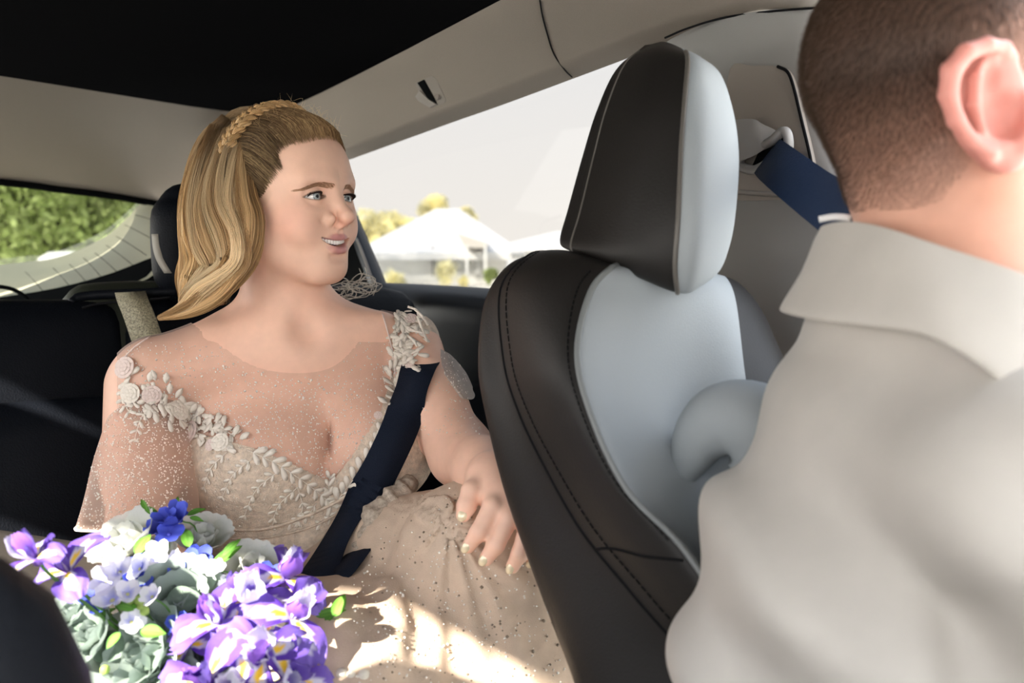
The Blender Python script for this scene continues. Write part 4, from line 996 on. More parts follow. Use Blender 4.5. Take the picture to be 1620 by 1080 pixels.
# ---- sparkles: one piece per cloth
def bead_mesh(pts, rad):
    o8 = np.array([[1, 0, 0], [-1, 0, 0], [0, 1, 0], [0, -1, 0], [0, 0, 1], [0, 0, -1]], float); f8 = np.array([[0, 2, 4], [2, 1, 4], [1, 3, 4], [3, 0, 4], [2, 0, 5], [1, 2, 5], [3, 1, 5], [0, 3, 5]])
    P_ = np.array(pts); n = len(P_); V = (P_[:, None] + o8[None] * np.array(rad)[:, None, None]).reshape(-1, 3); Fq = (f8[None] + (np.arange(n) * 6)[:, None, None]).reshape(-1, 3); return V, Fq
def beads(name, parent, bv, n, box, r0, r1, test=None, m=None, label=None):
    pts = []; rr = []; g = np.random.default_rng(len(name) + n); k = 0
    while len(pts) < n and k < n * 8:
        k += 1; x = g.uniform(box[0], box[2]); y = g.uniform(box[1], box[3])
        if test and not test(x, y, g): continue
        h = hit(x, y, .0006, bv)
        if h is None: continue
        pts.append(h); rr.append(g.uniform(r0, r1) * (1.5 if g.random() < .12 else 1))
    o = link(name, mesh_np(name, *bead_mesh(pts, rr), smooth=True), parent, m or M['bead']); o['kind'] = 'stuff'; o['label'] = label or 'tiny glittering beads'
    return o
beads('sparkles', woman, B_yoke, 1500, (190, 540, 672, 765), .0005, .00125, lambda x, y, g: y > np.interp(x, SX, SY) + 4 and g.random() < .35 + .65 * min(1, (y - 540) / 120))
beads('sparkles', gown, B_gown, 500, (290, 680, 670, 870), .0004, .0008)
beads('sparkles', slv, B_sl, 1500, (112, 612, 304, 842), .0006, .0013)
beads('sparkles', slv, B_ps, 70, (684, 555, 740, 634), .0005, .0009)
beads('pearls', skirt, B_sk, 420, (560, 770, 900, 1080), .0006, .0014, lambda x, y, g: g.random() < .3 + .7 * (y > 860))
M['pearl_dark'] = mat('pearl_dark', (.25, .20, .15), .3, .6, metal=.4)
beads('dark_beads', skirt, B_sk, 160, (580, 780, 900, 1080), .0006, .0016, None, M['pearl_dark'], 'small dark beads')
beads('sparkles', slv, B_her, 110, (662, 580, 760, 690), .0005, .0009)
# ---- lace leaflets and rosettes, each a piece of its own
def leaf_mesh(name, wd=.48, pts_=10, thick=.07, point=False):
    V = []; n = pts_
    for k in range(n):
        a = 2 * math.pi * k / n; x = .5 + .5 * math.cos(a); y = math.sin(a) * wd / 2 * ((.55 + .6 * x) if not point else (1.1 * math.sin(math.pi * min(1, max(0, x))) ** .5 + .02)); V.append((x, y, 0))
    Vt = [(x, y, 0) for x, y, _ in V] + [(x, y, thick * .5) for x, y, _ in V] + [(.55, 0, thick)]
    f = [list(range(n))[::-1]] + [[k, (k + 1) % n, n + (k + 1) % n, n + k] for k in range(n)] + [[n + k, n + (k + 1) % n, 2 * n] for k in range(n)]
    return mesh_np(name, np.array(Vt), f)
LM = leaf_mesh('lace_leaf'); LM.materials.append(M['lace']); LMp = leaf_mesh('lace_leaf_point', .5, 12, .1, True); LMp.materials.append(M['lace'])
def place(me, name, parent, pos, nrm, tan, s, label=None, wide=1.0):
    n = Vector(nrm).normalized(); t = Vector(tan); t = (t - n * t.dot(n)).normalized(); b = n.cross(t)
    o = bpy.data.objects.new(name, me); COL.objects.link(o); o.parent = parent; o.matrix_parent_inverse = Matrix.Translation(-world_loc(parent))
    R = Matrix((t, b * wide, n)).transposed().to_4x4(); o.matrix_basis = Matrix.Translation(Vector(pos)) @ R @ Matrix.Scale(s, 4)
    if label: o['label'] = label
    return o
BVS = [B_gown, B_yoke, B_sl, B_her]
def hitany(px, py, lst=None):
    best = None
    r = ray(px, py); L = np.linalg.norm(r); r = r / L
    for b in (lst or BVS):
        h = b.ray_cast(Vector(CAM), Vector(r))
        if h[0] is not None and (best is None or h[3] < best[2]):
            n = np.array(h[1]); n = -n if n @ r > 0 else n; best = (np.array(h[0]), n, h[3])
    return (best[0], best[1]) if best else (None, None)
leafcount = 0
def leaf_at(px, py, ang, lpx, me=None, parent=None, lift=.0012, lst=None):
    global leafcount
    p, n = hitany(px, py, lst); 
    if p is None: return
    q, _ = hitany(px + math.cos(ang) * 6, py - math.sin(ang) * 6, lst)
    t = (q - p) if q is not None and np.linalg.norm(q - p) < .03 else RT * math.cos(ang) + UP * math.sin(ang)
    d = (p - CAM) @ FW; s = lpx / F * d
    leafcount += 1
    return place(me or LM, 'lace_leaf', parent or gown, p + n * lift, n, t, s)
def sprig(path, n, lpx, spread=.8, me=None, stem=.00055, lift=.0013):
    pp = cr_interp(np.array(path, float), 10); sp_ = []
    for x, y in pp:
        p, nn = hitany(x, y)
        if p is not None: sp_.append(p + nn * lift)
    if len(sp_) > 2: STEM.add(*tube(sp_, stem, 5))
    for k in range(n):
        t = (k + .6) / n * (len(pp) - 1.01); i = int(t); x, y = pp[i] + (pp[i + 1] - pp[i]) * (t - i); dx, dy = pp[i + 1] - pp[i]; a = math.atan2(-dy, dx)
        for s in (1, -1): leaf_at(x, y, a + s * spread + rng.uniform(-.15, .15), lpx * rng.uniform(.8, 1.15) * (1 - .25 * k / n), me)
STEM = MB()
sprig([(392, 712), (440, 735), (485, 765), (516, 790), (524, 800)][::1], 13, 23)
sprig([(530, 796), (556, 762), (590, 715), (612, 672), (628, 636)][::1], 13, 23)
sprig([(522, 790), (520, 770), (523, 752)], 3, 18, .6)
for pth, n in (([(470, 770), (440, 800), (430, 835)], 6), ([(440, 745), (405, 775), (385, 820)], 6), ([(400, 725), (370, 750), (350, 790)], 6), ([(500, 795), (485, 815), (455, 830)], 5), ([(560, 765), (575, 790), (570, 815)], 4), ([(590, 725), (606, 745), (604, 770)], 4), ([(360, 715), (335, 740), (322, 775)], 5), ([(545, 790), (530, 815), (500, 830)], 4), ([(470, 770), (478, 800), (470, 830)], 4), ([(612, 680), (628, 700), (640, 720)], 3)):
    sprig(pth, n, 14, .7, stem=.0005)
sprig([(628, 640), (622, 605), (628, 575), (640, 560)], 9, 20, .9)
sprig([(600, 705), (622, 665), (634, 630)], 7, 18, .9)
sprig([(255, 635), (285, 660), (335, 672), (372, 690)], 8, 20, .9)
sprig([(205, 600), (196, 630), (206, 655)], 5, 16, 1.0); sprig([(240, 640), (222, 665), (212, 700)], 5, 14, .9)
for k in range(95):   # dense patch of leaf lace over the shoulder
    t = rng.uniform(0, 1); x = 205 + 165 * t; y = 612 + 84 * t + rng.uniform(-22, 24); leaf_at(x, y, rng.uniform(0, 6.28), rng.uniform(14, 22), None, None, .0015 + rng.uniform(0, .002))
for k in range(110):   # far shoulder cluster
    x = rng.uniform(618, 668); y = rng.uniform(488, 600)
    if abs(x - 648 + (y - 540) * .12) < 26: leaf_at(x, y, rng.uniform(0, 6.28), rng.uniform(13, 21), None, None, .002 + rng.uniform(0, .004))
for (x, y, a) in ((330, 676, 1.2), (338, 680, .5), (320, 672, 2.0), (268, 622, 1.6), (276, 628, .9), (262, 606, 1.5), (236, 604, 1.3), (246, 602, 1.9), (372, 690, 1.2), (380, 696, .6), (300, 652, .9), (660, 520, -.9), (655, 555, 3.5), (612, 640, 2.6)):
    leaf_at(x, y, a, 19, LMp, None, .003)
tails = MB()
for pth in ([(655, 488, 1.15), (668, 500, 1.15), (677, 514, 1.155)], [(660, 500, 1.145), (668, 520, 1.145), (676, 540, 1.15)], [(648, 520, 1.14), (658, 524, 1.135), (668, 526, 1.135)], [(645, 530, 1.14), (655, 540, 1.135), (660, 548, 1.135)], [(645, 485, 1.15), (658, 490, 1.15), (672, 506, 1.15)]):
    tails.add(*tube(cr_interp(Pg([pth])[0], 4), .0016, 6))
tl = link('lace_cord', tails.mesh('cord'), gown, M['lace']); tl['kind'] = 'stuff'
stm = link('lace_stems', STEM.mesh('stems'), gown, M['lace']); stm['kind'] = 'stuff'
def rosette_mesh():
    mb = MB()
    for ring, (n, r, z, s) in enumerate(((7, .62, .02, .62), (6, .38, .12, .5), (4, .16, .2, .36))):
        for k in range(n):
            a = 2 * math.pi * k / n + ring * .5; c = np.array([math.cos(a) * r, math.sin(a) * r, z]); u = np.array([math.cos(a), math.sin(a), .35]); u /= np.linalg.norm(u); t = np.array([-math.sin(a), math.cos(a), 0]); nn = np.cross(u, t)
            V, f = rbox(c, (s * .55, s * .62, .05), (u, t, nn), .05, 4, .08); mb.add(V, f)
    return mb.mesh('rosette')
RM = rosette_mesh(); RM.materials.append(M['lace_pink']); RM2 = RM.copy(); RM2.materials.clear(); RM2.materials.append(M['lace'])
for i, (x, y, r) in enumerate(((200, 582, 18), (208, 622, 16), (240, 624, 15), (281, 650, 17), (304, 684, 18), (350, 700, 15), (335, 704, 10), (636, 512, 13), (650, 506, 11), (640, 552, 11), (648, 580, 10), (632, 604, 10), (598, 658, 7))):
    p, n = hitany(x, y)
    if p is not None: place(RM if i % 2 == 0 else RM2, 'lace_rosette', gown, p + n * .002, n, RT, r / F * ((p - CAM) @ FW))
# stitched strap line of the yoke
for pth in ([(196, 566), (214, 548), (245, 528), (280, 514), (312, 504)], [(522, 452), (560, 462), (600, 474), (640, 486)], [(600, 480), (612, 520), (622, 560), (626, 600)]):
    pts = [hitany(x, y)[0] for x, y in cr_interp(np.array(pth, float), 5)]; pts = [p - ray(0, 0) * 0 for p in pts if p is not None]
    pts = [p + (CAM - p) * .0016 for p in pts]
    if len(pts) > 2: obj('strap_seam', tube(pts, .0011, 5), M['lace_pink'], woman)
# under-bust band and waist frill
for pth, r in (([(350, 838), (420, 836), (480, 818), (530, 795), (570, 775)], .0022), ([(345, 852), (420, 850), (490, 834), (545, 806)], .0015)):
    pts = [hitany(x, y)[0] for x, y in cr_interp(np.array(pth, float), 5)]; pts = [p + (CAM - p) * .002 for p in pts if p is not None]
    if len(pts) > 2: obj('waist_cord', tube(pts, r, 6), M['bodice'], woman)
gp = cr_interp(np.array([P(*a) for a in ((650, 762, 1.13), (628, 790, 1.10), (600, 822, 1.075), (584, 860, 1.06), (572, 900, 1.045), (560, 930, 1.03))]), 16)
V_, f_ = tube(gp, np.interp(np.arange(len(gp)), [0, 20, 50, 80], [.012, .019, .017, .012]), 28)
nn_ = V_ - np.repeat(gp, 28, 0); V_ = V_ + nn_ * (.35 * vnoise(V_, 150, 8) + .30 * vnoise(V_, 420, 12))[:, None]
obj('waist_gathers', (V_, f_), M['gather'], woman, label='crumpled grey beige net gathers at the hip')
# ---- her seat belt
BVB = [B_her, B_gown, B_sk]
def belt(path, lead, hw, lift=.005, tail=(), it=10):
    c = cr_interp(np.array(path, float), 6); pts = []; ns = []
    for x, y in c:
        p, n = hitany(x, y, BVB); pts.append(p + n * lift); ns.append(n)
    pts = [np.array(q) for q in lead] + pts + [np.array(q) for q in tail]; ns = [ns[0]] * len(lead) + ns + [ns[-1]] * len(tail)
    pts = np.array(pts); ns = np.array(ns)
    for _ in range(it): pts[1:-1] = (pts[:-2] + pts[2:] + 2 * pts[1:-1]) / 4; ns[1:-1] = (ns[:-2] + ns[2:] + ns[1:-1]) / 3
    T = np.gradient(pts, axis=0); W = np.cross(ns, T); W /= np.linalg.norm(W, axis=1)[:, None]
    return ribbon(pts, W * hw, .0016)
hb = thing('seat_belt', 'dark navy seat belt running diagonally across the woman’s lace bodice'.replace('’', ''), 'seat belt', P(520, 900, 1.05))
VB_ = belt([(666, 566), (658, 610), (638, 662), (604, 735), (566, 806), (524, 880), (496, 930)], [P(694, 560, 1.30), P(684, 552, 1.24), P(675, 553, 1.185)], .0235, .007, [P(482, 965, .995)])
obj('webbing', VB_, M['webbing'], hb)
VB_ = belt([(600, 842), (570, 878), (540, 915), (512, 950)], [P(640, 800, 1.22)], .022, .008, [P(486, 985, 1.0)], 60)
obj('webbing', VB_, M['webbing'], hb, label='lap strap')
obj('buckle', rbox(P(476, 992, .985), (.016, .03, .010), (RT, UP, -FW), .004, 4), M['trim_black'], hb)
# ================================================================== HER HAIR
HLz = [-.08, -.05, -.02, .0, .020, .036, .052, .064, .078, .088]; HLy = [-.06, -.035, .008, .024, .028, .040, .034, .046, .070, .12]
def scalp_f(p):
    q = HF.loc(p); d = s_ell(q, (0, -.014, .030), (.074, .092, .084)); d = smin(d, s_ell(q, (0, .030, .030), (.062, .053, .058)), .03)
    d = smin(d, s_ell(q, (0, -.045, -.01), (.068, .056, .066)), .03)
    d = d - .0012 - .0050 * np.clip((np.interp(q[:, 2], HLz, HLy) - q[:, 1]) / .045, 0, 1)
    return d * HF.s
V_, Q_ = snet(scalp_f, HF.o - .15, HF.o + .15, .003)
q = HF.loc(V_)
HCw = HF.o
fq = q[Q_].mean(1); kf = fq[:, 1] < np.interp(fq[:, 2], HLz, HLy) - .004
Vs_, Qs_, _ = compact(V_, Q_, kf)
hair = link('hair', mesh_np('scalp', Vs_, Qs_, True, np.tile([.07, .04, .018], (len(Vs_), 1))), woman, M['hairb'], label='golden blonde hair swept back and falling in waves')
B_sc = bvh_of(V_, Q_)
def on_scalp(l, lift):
    """project a head-local point onto the scalp surface"""
    w_ = HF.wld(l); c = HF.wld([0, -.01, .02]); d = w_ - c; d /= np.linalg.norm(d); h = B_sc.ray_cast(Vector(c + d * .3), Vector(-d))
    return np.array(h[0]) + d * lift if h[0] is not None else w_
HL = np.array([[0, .072, .080], [.020, .071, .079], [.038, .062, .070], [.050, .046, .064], [.057, .036, .052], [.060, .043, .036], [.066, .030, .020], [.070, .026, .002], [.072, .012, -.020]])
BD = np.array([[0, -.010, .122], [.024, -.012, .116], [.045, -.015, .104], [.060, -.020, .088], [.070, -.026, .072], [.077, -.030, .050], [.080, -.034, .028], [.080, -.036, .005]])
strs = []; cols = []; rads = []
def lerp_row(Rw, t): x = t * (len(Rw) - 1); i = min(int(x), len(Rw) - 2); return Rw[i] + (Rw[i + 1] - Rw[i]) * (x - i)
DK = np.array([.15, .085, .042]); GD = np.array([.70, .48, .24])
for k in range(6500):
    s = 1 if rng.random() < .62 else -1; t = rng.uniform(0, 1); a = lerp_row(HL, t) * [s, 1, 1]; b = lerp_row(BD, min(1, max(0, t * .95 + rng.uniform(-.03, .03)))) * [s, 1, 1]
    u0 = rng.uniform(-.10, .16); pts = []; lift = rng.uniform(.0004, .0035); wob = rng.uniform(-.003, .003)
    for u in np.linspace(u0, 1, 9):
        l = a + (b - a) * u; l = l + np.array([0, 0, .010 * math.sin(math.pi * u)]) + np.array([wob, 0, wob]) * math.sin(math.pi * u)
        e = min(1, (u - u0) * 6 + .1); pts.append(on_scalp(l, lift * e))
    c = (DK * (.40 + 1.1 * max(0, 1 - t * 2.2)) + (GD - DK) * rng.uniform(.0, 1) ** 2.6 * (.40 + .5 * max(0, 1 - t * 2.5))) * rng.uniform(.8, 1.2); uu = np.linspace(0, 1, 9)[:, None]
    strs.append(np.array(pts)); cols.append(c * (1.3 - .6 * uu) ); rads.append(rng.uniform(.00016, .00036))
# back of the head: from the braid down
for k in range(4000):
    s = 1 if rng.random() < .75 else -1; t = rng.uniform(0, 1); a = lerp_row(BD, t) * [s, 1, 1]; phi = rng.uniform(.15, 1)
    b = np.array([s * .078 * (.2 + .8 * t), -.10 + .06 * t * phi, -.03 - .02 * rng.random()]); pts = []; lift = rng.uniform(.001, .005)
    for u in np.linspace(0, 1, 10):
        l = a + (b - a) * u; l = l + np.array([s * .02 * math.sin(math.pi * u) * t, -.05 * math.sin(math.pi * u), .035 * math.sin(math.pi * u)]); pts.append(on_scalp(l, lift))
    c = (DK * .9 + (GD - DK) * rng.uniform(.0, .5)) * rng.uniform(.8, 1.2); uu = np.linspace(0, 1, 10)[:, None]
    strs.append(np.array(pts)); cols.append(c * (.75 + .6 * uu)); rads.append(rng.uniform(.0002, .00042))
# fine fly-away hairs at the hairline and crown
for k in range(90):
    t = rng.uniform(0, .45); s = rng.choice([1, -1]); a = lerp_row(HL, t) * [s, 1, 1] * 1.0; b = lerp_row(BD, t) * [s, 1, 1]; u = rng.uniform(0, .7); l = a + (b - a) * u + [0, 0, .01 * math.sin(math.pi * u)]
    p0 = on_scalp(l, .002); d1 = HF.A.T @ np.array([s * rng.uniform(-.5, .5), rng.uniform(-.6, .3), 1.0]); pts = [p0, p0 + d1 * .004 + rng.normal(size=3) * .001, p0 + d1 * .008 + rng.normal(size=3) * .0035, p0 + d1 * .011 + rng.normal(size=3) * .006]
    strs.append(cr_interp(pts, 3)); cols.append(np.array([.75, .52, .28])); rads.append(.0001)
V_, q_, c_ = strand_mesh(strs, cols, rads)
o = link('hair_strands', mesh_np('strands', V_, q_, True, c_), hair, M['hairb']); o['kind'] = 'stuff'
# long waves
LK = [
 ([(392, 214, 1.075), (384, 258, 1.062), (386, 308, 1.050), (394, 350, 1.046), (386, 398, 1.048), (364, 434, 1.046), (336, 464, 1.050), (296, 488, 1.054), (250, 503, 1.062)], [.007, .011, .013, .014, .015, .015, .013, .009, .003]),
 ([(378, 205, 1.085), (364, 255, 1.066), (360, 318, 1.048), (376, 368, 1.043), (376, 412, 1.044), (348, 442, 1.046), (320, 462, 1.050), (296, 484, 1.056), (262, 500, 1.062)], [.009, .013, .016, .016, .016, .015, .012, .009, .003]),
 ([(362, 205, 1.10), (345, 258, 1.078), (338, 320, 1.060), (352, 372, 1.050), (356, 415, 1.048), (330, 442, 1.050), (306, 462, 1.054), (292, 482, 1.060)], [.010, .014, .017, .017, .016, .014, .012, .005]),
 ([(348, 210, 1.125), (328, 262, 1.100), (316, 325, 1.080), (324, 380, 1.066), (338, 420, 1.060), (318, 445, 1.058), (298, 468, 1.062), (287, 484, 1.068)], [.010, .014, .017, .017, .015, .013, .010, .004]),
 ([(345, 200, 1.150), (322, 250, 1.140), (306, 310, 1.115), (304, 370, 1.090), (314, 412, 1.078), (300, 445, 1.070), (289, 468, 1.070)], [.010, .014, .016, .016, .014, .011, .004]),
 ([(360, 188, 1.175), (332, 225, 1.180), (312, 285, 1.165), (301, 345, 1.140), (302, 400, 1.115), (292, 440, 1.095), (286, 470, 1.085)], [.010, .014, .016, .016, .014, .011, .004]),
 ([(400, 180, 1.20), (365, 200, 1.22), (340, 270, 1.225), (325, 340, 1.21), (320, 400, 1.19), (330, 440, 1.17), (340, 470, 1.16)], [.012, .018, .02, .02, .02, .018, .01]),
 ([(440, 175, 1.22), (400, 220, 1.24), (370, 300, 1.245), (350, 370, 1.23), (345, 430, 1.21), (350, 480, 1.19)], [.014, .02, .022, .022, .02, .01]),
 ([(386, 235, 1.085), (380, 290, 1.072), (388, 340, 1.066), (396, 385, 1.066), (378, 425, 1.064), (352, 456, 1.062), (320, 480, 1.064), (285, 494, 1.066)], [.008, .012, .014, .014, .014, .012, .009, .003])]
strs = []; cols = []; rads = []; base = MB()
for li, (pp, ww) in enumerate(LK):
    c = cr_interp(np.array([P(*a) for a in pp]), 5); wv = cr_interp(np.array(ww)[:, None], 5)[:, 0]; m = len(c)
    sub = [];
    T = np.gradient(c, axis=0); T /= np.linalg.norm(T, axis=1)[:, None]; side = np.cross(T, FW); side /= np.linalg.norm(side, axis=1)[:, None]; dep = np.cross(side, T)
    bt, bf = tube(c[7:], wv[7:] * .5 * np.minimum(1, np.arange(m - 7) / 6 + .1), 10, flat=(1, 1)); base.add(bt, bf)
    nlock = 7
    for g_ in range(nlock):
        ga = rng.uniform(0, 6.28); gr_ = rng.uniform(.15, .85); tw = rng.uniform(-2.2, 2.2); lc = rcol(); ph = rng.uniform(0, 6.28)
        for k in range(170):
            a = rng.uniform(0, 6.28); r = math.sqrt(rng.uniform(0, 1)) * .5; tt = np.linspace(0, 1, m)
            ang = ga + tw * tt; ox = np.cos(ang) * gr_ + math.cos(a) * r; oy = np.sin(ang) * gr_ + math.sin(a) * r
            wob = .10 * np.sin(tt * 14 + ph + .3 * a)
            s_ = c + side * ((ox + wob) * wv)[:, None] + dep * (oy * wv)[:, None]
            e = m - int(rng.uniform(0, m * .15)); s_ = s_[:e]; tt = tt[:e]
            cc_ = lc * rng.uniform(.8, 1.2); root = np.clip(tt * 2.3, 0, 1)[:, None]
            strs.append(s_); cols.append((DK * 1.0 + (cc_ * 1.0 - DK) * (.15 + .85 * root))); rads.append(rng.uniform(.0002, .00045))
V_, q_, c_ = strand_mesh(strs, cols, rads)
o = link('long_waves', mesh_np('waves', V_, q_, True, c_), hair, M['hairb']); o['kind'] = 'stuff'; o['label'] = 'long golden waves over her shoulder'
bm_ = base.mesh('b'); 
a = bm_.color_attributes.new('Col', 'FLOAT_COLOR', 'POINT'); a.data.foreach_set('color', np.tile(np.array([.25, .14, .06, 1], np.float32), len(bm_.vertices)))
o = link('hair_mass', bm_, hair, M['hairb']); o['kind'] = 'stuff'
# braid laid over the crown like a band: three interlaced strands of fine hair
BC = cr_interp(np.array([on_scalp(l, .0035) for l in ([.076, -.030, .056], [.070, -.024, .073], [.060, -.017, .089], [.046, -.011, .103], [.024, -.007, .115], [0, -.005, .120], [-.024, -.007, .115], [-.046, -.011, .103], [-.062, -.009, .092], [-.074, -.016, .070])]), 14)
T = np.gradient(BC, axis=0); L_ = np.concatenate([[0], np.cumsum(np.linalg.norm(np.diff(BC, axis=0), axis=1))]); T /= np.linalg.norm(T, axis=1)[:, None]
N_ = BC - HF.wld([0, -.01, .02]); N_ /= np.linalg.norm(N_, axis=1)[:, None]; S_ = np.cross(T, N_)
strs = []; cols = []; rads = []
for row, (ofs, per) in enumerate(((-.0065, .030), (.0065, .030))):
    for k in range(3):
        ph = 2 * math.pi * k / 3 + row * 1.0; w1 = L_ / per * 2 * math.pi + ph
        cen = BC + S_ * (ofs + .0062 * np.sin(w1))[:, None] + N_ * (.0022 * np.sin(2 * w1) + .0015)[:, None]
        mb = MB(); V_, f_ = tube(cen, .0034, 8, flat=(.8, 1)); mb.add(V_, f_, np.array([.42, .25, .11]) )
        lc = [np.array([.66, .42, .20]), np.array([.55, .34, .15]), np.array([.74, .50, .26])][k]
        for j in range(26):
            a = rng.uniform(0, 6.28); tg = np.gradient(cen, axis=0); tg /= np.linalg.norm(tg, axis=1)[:, None]; sd_ = np.cross(tg, N_); 
            strs.append(cen + sd_ * (.0040 * math.cos(a)) + N_ * (.0040 * math.sin(a))); cols.append(lc * rng.uniform(.6, 1.25)); rads.append(.00042)
        link('braid_strand', mb.mesh('braid'), hair, M['hairb'], label='plaited strand of the crown braid')
V_, q_, c_ = strand_mesh(strs, cols, rads, taper=False); o = link('braid_hairs', mesh_np('bh', V_, q_, True, c_), hair, M['hairb']); o['kind'] = 'stuff'
# pale wiry tangle behind her far shoulder
tg = []
g = random.Random(5)
for k in range(26):
    x, y = g.uniform(528, 590), g.uniform(444, 466); pts = []
    a = g.uniform(0, 6.28); r = g.uniform(8, 24); d = g.uniform(1.34, 1.40)
    for j in range(7): pts.append(P(x + r * math.cos(a + j * .75) * g.uniform(.8, 1.1), y + r * .5 * math.sin(a + j * .75) * g.uniform(.7, 1.1), d + g.uniform(-.01, .01)))
    tg.append(cr_interp(pts, 5))
for pth in ([(566, 448), (572, 436), (568, 424)], [(570, 446), (580, 434), (577, 422)], [(560, 450), (570, 440), (576, 430)], [(590, 468), (596, 450), (588, 438)]): tg.append(cr_interp([P(x, y, 1.37) for x, y in pth], 5))
V_, q_, c_ = strand_mesh(tg, [np.array([.62, .56, .48])] * len(tg), [.0007] * len(tg), 4)
o = link('wire_tangle', mesh_np('tangle', V_, q_, True, c_), None, mat('wire', (.5, .45, .4), .5, .4, attr='Col')); tag(o, 'tangle of pale thin curly stems behind her far shoulder by the dark pillar', 'dried stems', kind='stuff')
# ================================================================== THE DRIVER
EP = P(1556, 165, .56)
yw = math.radians(106); X_ = np.array([-math.cos(yw), -math.sin(yw), 0]); F_ = np.array([math.sin(yw), -math.cos(yw), 0])
MS = 1.0
DFm = Frame(EP - (X_ * .0745 - F_ * .029) * MS + np.array([0, 0, .014]), yw, math.radians(-4), math.radians(3), MS)
def ear_world(p):
    a = lambda x, y, d: A(x, y, d)
    rim = s_chain(p, [a(1600, 92, .548), a(1588, 76, .540), a(1560, 72, .532), a(1528, 84, .528), a(1505, 112, .527), a(1500, 150, .529), a(1512, 190, .532), a(1535, 222, .535), a(1562, 244, .538)], [.0035, .0042, .0050, .0056, .0060, .0056, .0050, .0046, .0052], .002)
    lobe = s_ell(p, a(1590, 247, .545), (.013, .006, .010))
    plate = s_ell(p, a(1562, 162, .547), (.024, .0065, .034), None)
    anti = s_chain(p, [a(1562, 98, .540), a(1543, 125, .536), a(1540, 165, .536), a(1556, 205, .538), a(1582, 225, .541)], [.0034, .0042, .0044, .0042, .0040], .002)
    trag = s_chain(p, [a(1628, 165, .545), a(1630, 200, .541), a(1618, 225, .541)], [.006, .007, .005], .003)
    d = smin(plate, rim, .006); d = smin(d, anti, .006); d = smin(d, lobe, .012); d = smin(d, trag, .008)
    d = smax(d, -s_ell(p, a(1592, 178, .535), (.0125, .012, .0155)), .006)      # concha
    d = smax(d, -s_ell(p, a(1575, 122, .533), (.0055, .008, .0120)), .005)      # fossa
    return d
def man_f(p):
    q = DFm.loc(p); d = s_ell(q, (0, -.008, .030), (.076, .086, .092))
    near = np.linalg.norm(p - DFm.o.astype(np.float32), axis=1) < .22
    d2 = d.copy()
    if near.any(): d2[near] = head_sdf(q[near] * np.array([1, 1.08, 1], np.float32), True, False) * MS
    d = np.where(near, np.minimum(d2, d), d)
    d = smin(d, s_cap(p, DFm.wld([0, .004, -.05]).astype(np.float32), A(1530, 520, .63), .055, .062), .04)
    d = smin(d, s_cap(p, A(1500, 520, .64), A(1430, 1100, .64), .060, .11), .05)
    d = smin(d, s_cap(p, A(1545, 600, .62), A(1640, 760, .54), .05, .045), .04)
    d = smin(d, s_cap(p, A(1640, 760, .54), A(1780, 1100, .50), .04, .036), .03)
    d = smin(d, s_cap(p, A(1780, 1100, .50), A(2150, 1080, .56), .034, .022), .02)
    near2 = np.linalg.norm(p - EP.astype(np.float32), axis=1) < .09
    if near2.any(): d[near2] = smin(d[near2], ear_world(p[near2]), .007)
    return d
zc = .335 + .85
mv, mq = snet(man_f, DFm.o - [.15, .15, .17], DFm.o + [.15, .15, .15], .0018 * QF)
mv2, mq2 = snet(man_f, [.05, .36, .70], [.62, .86, DFm.o[2] - .10], .0045)
zc = DFm.o[2] - .115
kf = mv[mq][:, :, 2].mean(1) > zc - .001; mv, mq, _ = compact(mv, mq, kf)
kf = mv2[mq2][:, :, 2].mean(1) < zc + .001; mv2, mq2, _ = compact(mv2, mq2, kf)
def man_col(V):
    q = DFm.loc(V); c = np.tile([.56, .295, .21], (len(V), 1))
    e = ear_world(V.astype(np.float32)); t = np.clip(1 - e / .004, 0, 1)[:, None]; c = c * (1 - t) + t * np.array([.62, .26, .215])
    n = vnoise(V, 90, 4)[:, None] * .5
    hz = np.clip((q[:, 2] + .085 + .020 * np.clip(-q[:, 1] / .09, 0, 1) - np.clip((q[:, 1] + .035) / .05, 0, 1) * .08) / .105, 0, 1)[:, None] * (q[:, 1:2] < .05)
    hz = np.clip(hz * (1 - .45 * np.clip((q[:, 1:2] + .055) / .05, 0, 1) * np.clip(1 - (q[:, 2:3] - .01) / .06, 0, 1)) + .18 * n * (hz > .02), 0, 1) ** 1.1 * (1 - t)
    hc = np.array([.050, .031, .022]); c = c * (1 - hz * .88) + hc * hz * .88
    return c, hz[:, 0]
MV = np.concatenate([mv, mv2]); MQ = np.concatenate([mq, mq2 + len(mv)]); mc, hz = man_col(MV)
man = thing('person', 'driver in an ivory shirt with cropped brown hair, back of head to us', 'person', P(1430, 1080, .64))
link('body', mesh_np('man', MV, MQ, True, mc), man, M['skin'])
# cropped hair: short strands standing off the skull
strs = []; cols = []; rads = []
qn = np.stack([mv[mq[:, 1]] - mv[mq[:, 0]], mv[mq[:, 2]] - mv[mq[:, 0]]], 0); nr_ = np.cross(qn[0], qn[1]); nr_ /= np.linalg.norm(nr_, axis=1)[:, None] + 1e-12
fz = hz[:len(mv)][mq].mean(1); cand = np.nonzero(fz > .12)[0]; pick = rng.choice(cand, min(26000, len(cand)), replace=False)
for i in pick:
    p0 = mv[mq[i]].mean(0); n = nr_[i]; h = fz[i]; tdir = -DFm.A[2] * .8 - DFm.A[1] * .3; dr = n * .32 + tdir * .9 + rng.normal(size=3) * .10; dr /= np.linalg.norm(dr); L = .002 + .006 * h
    strs.append(np.array([p0 - n * .0004, p0 + dr * L * .5, p0 + dr * L])); cols.append(np.array([.075, .048, .034]) * rng.uniform(.7, 1.4)); rads.append(.00014 + .00008 * h)
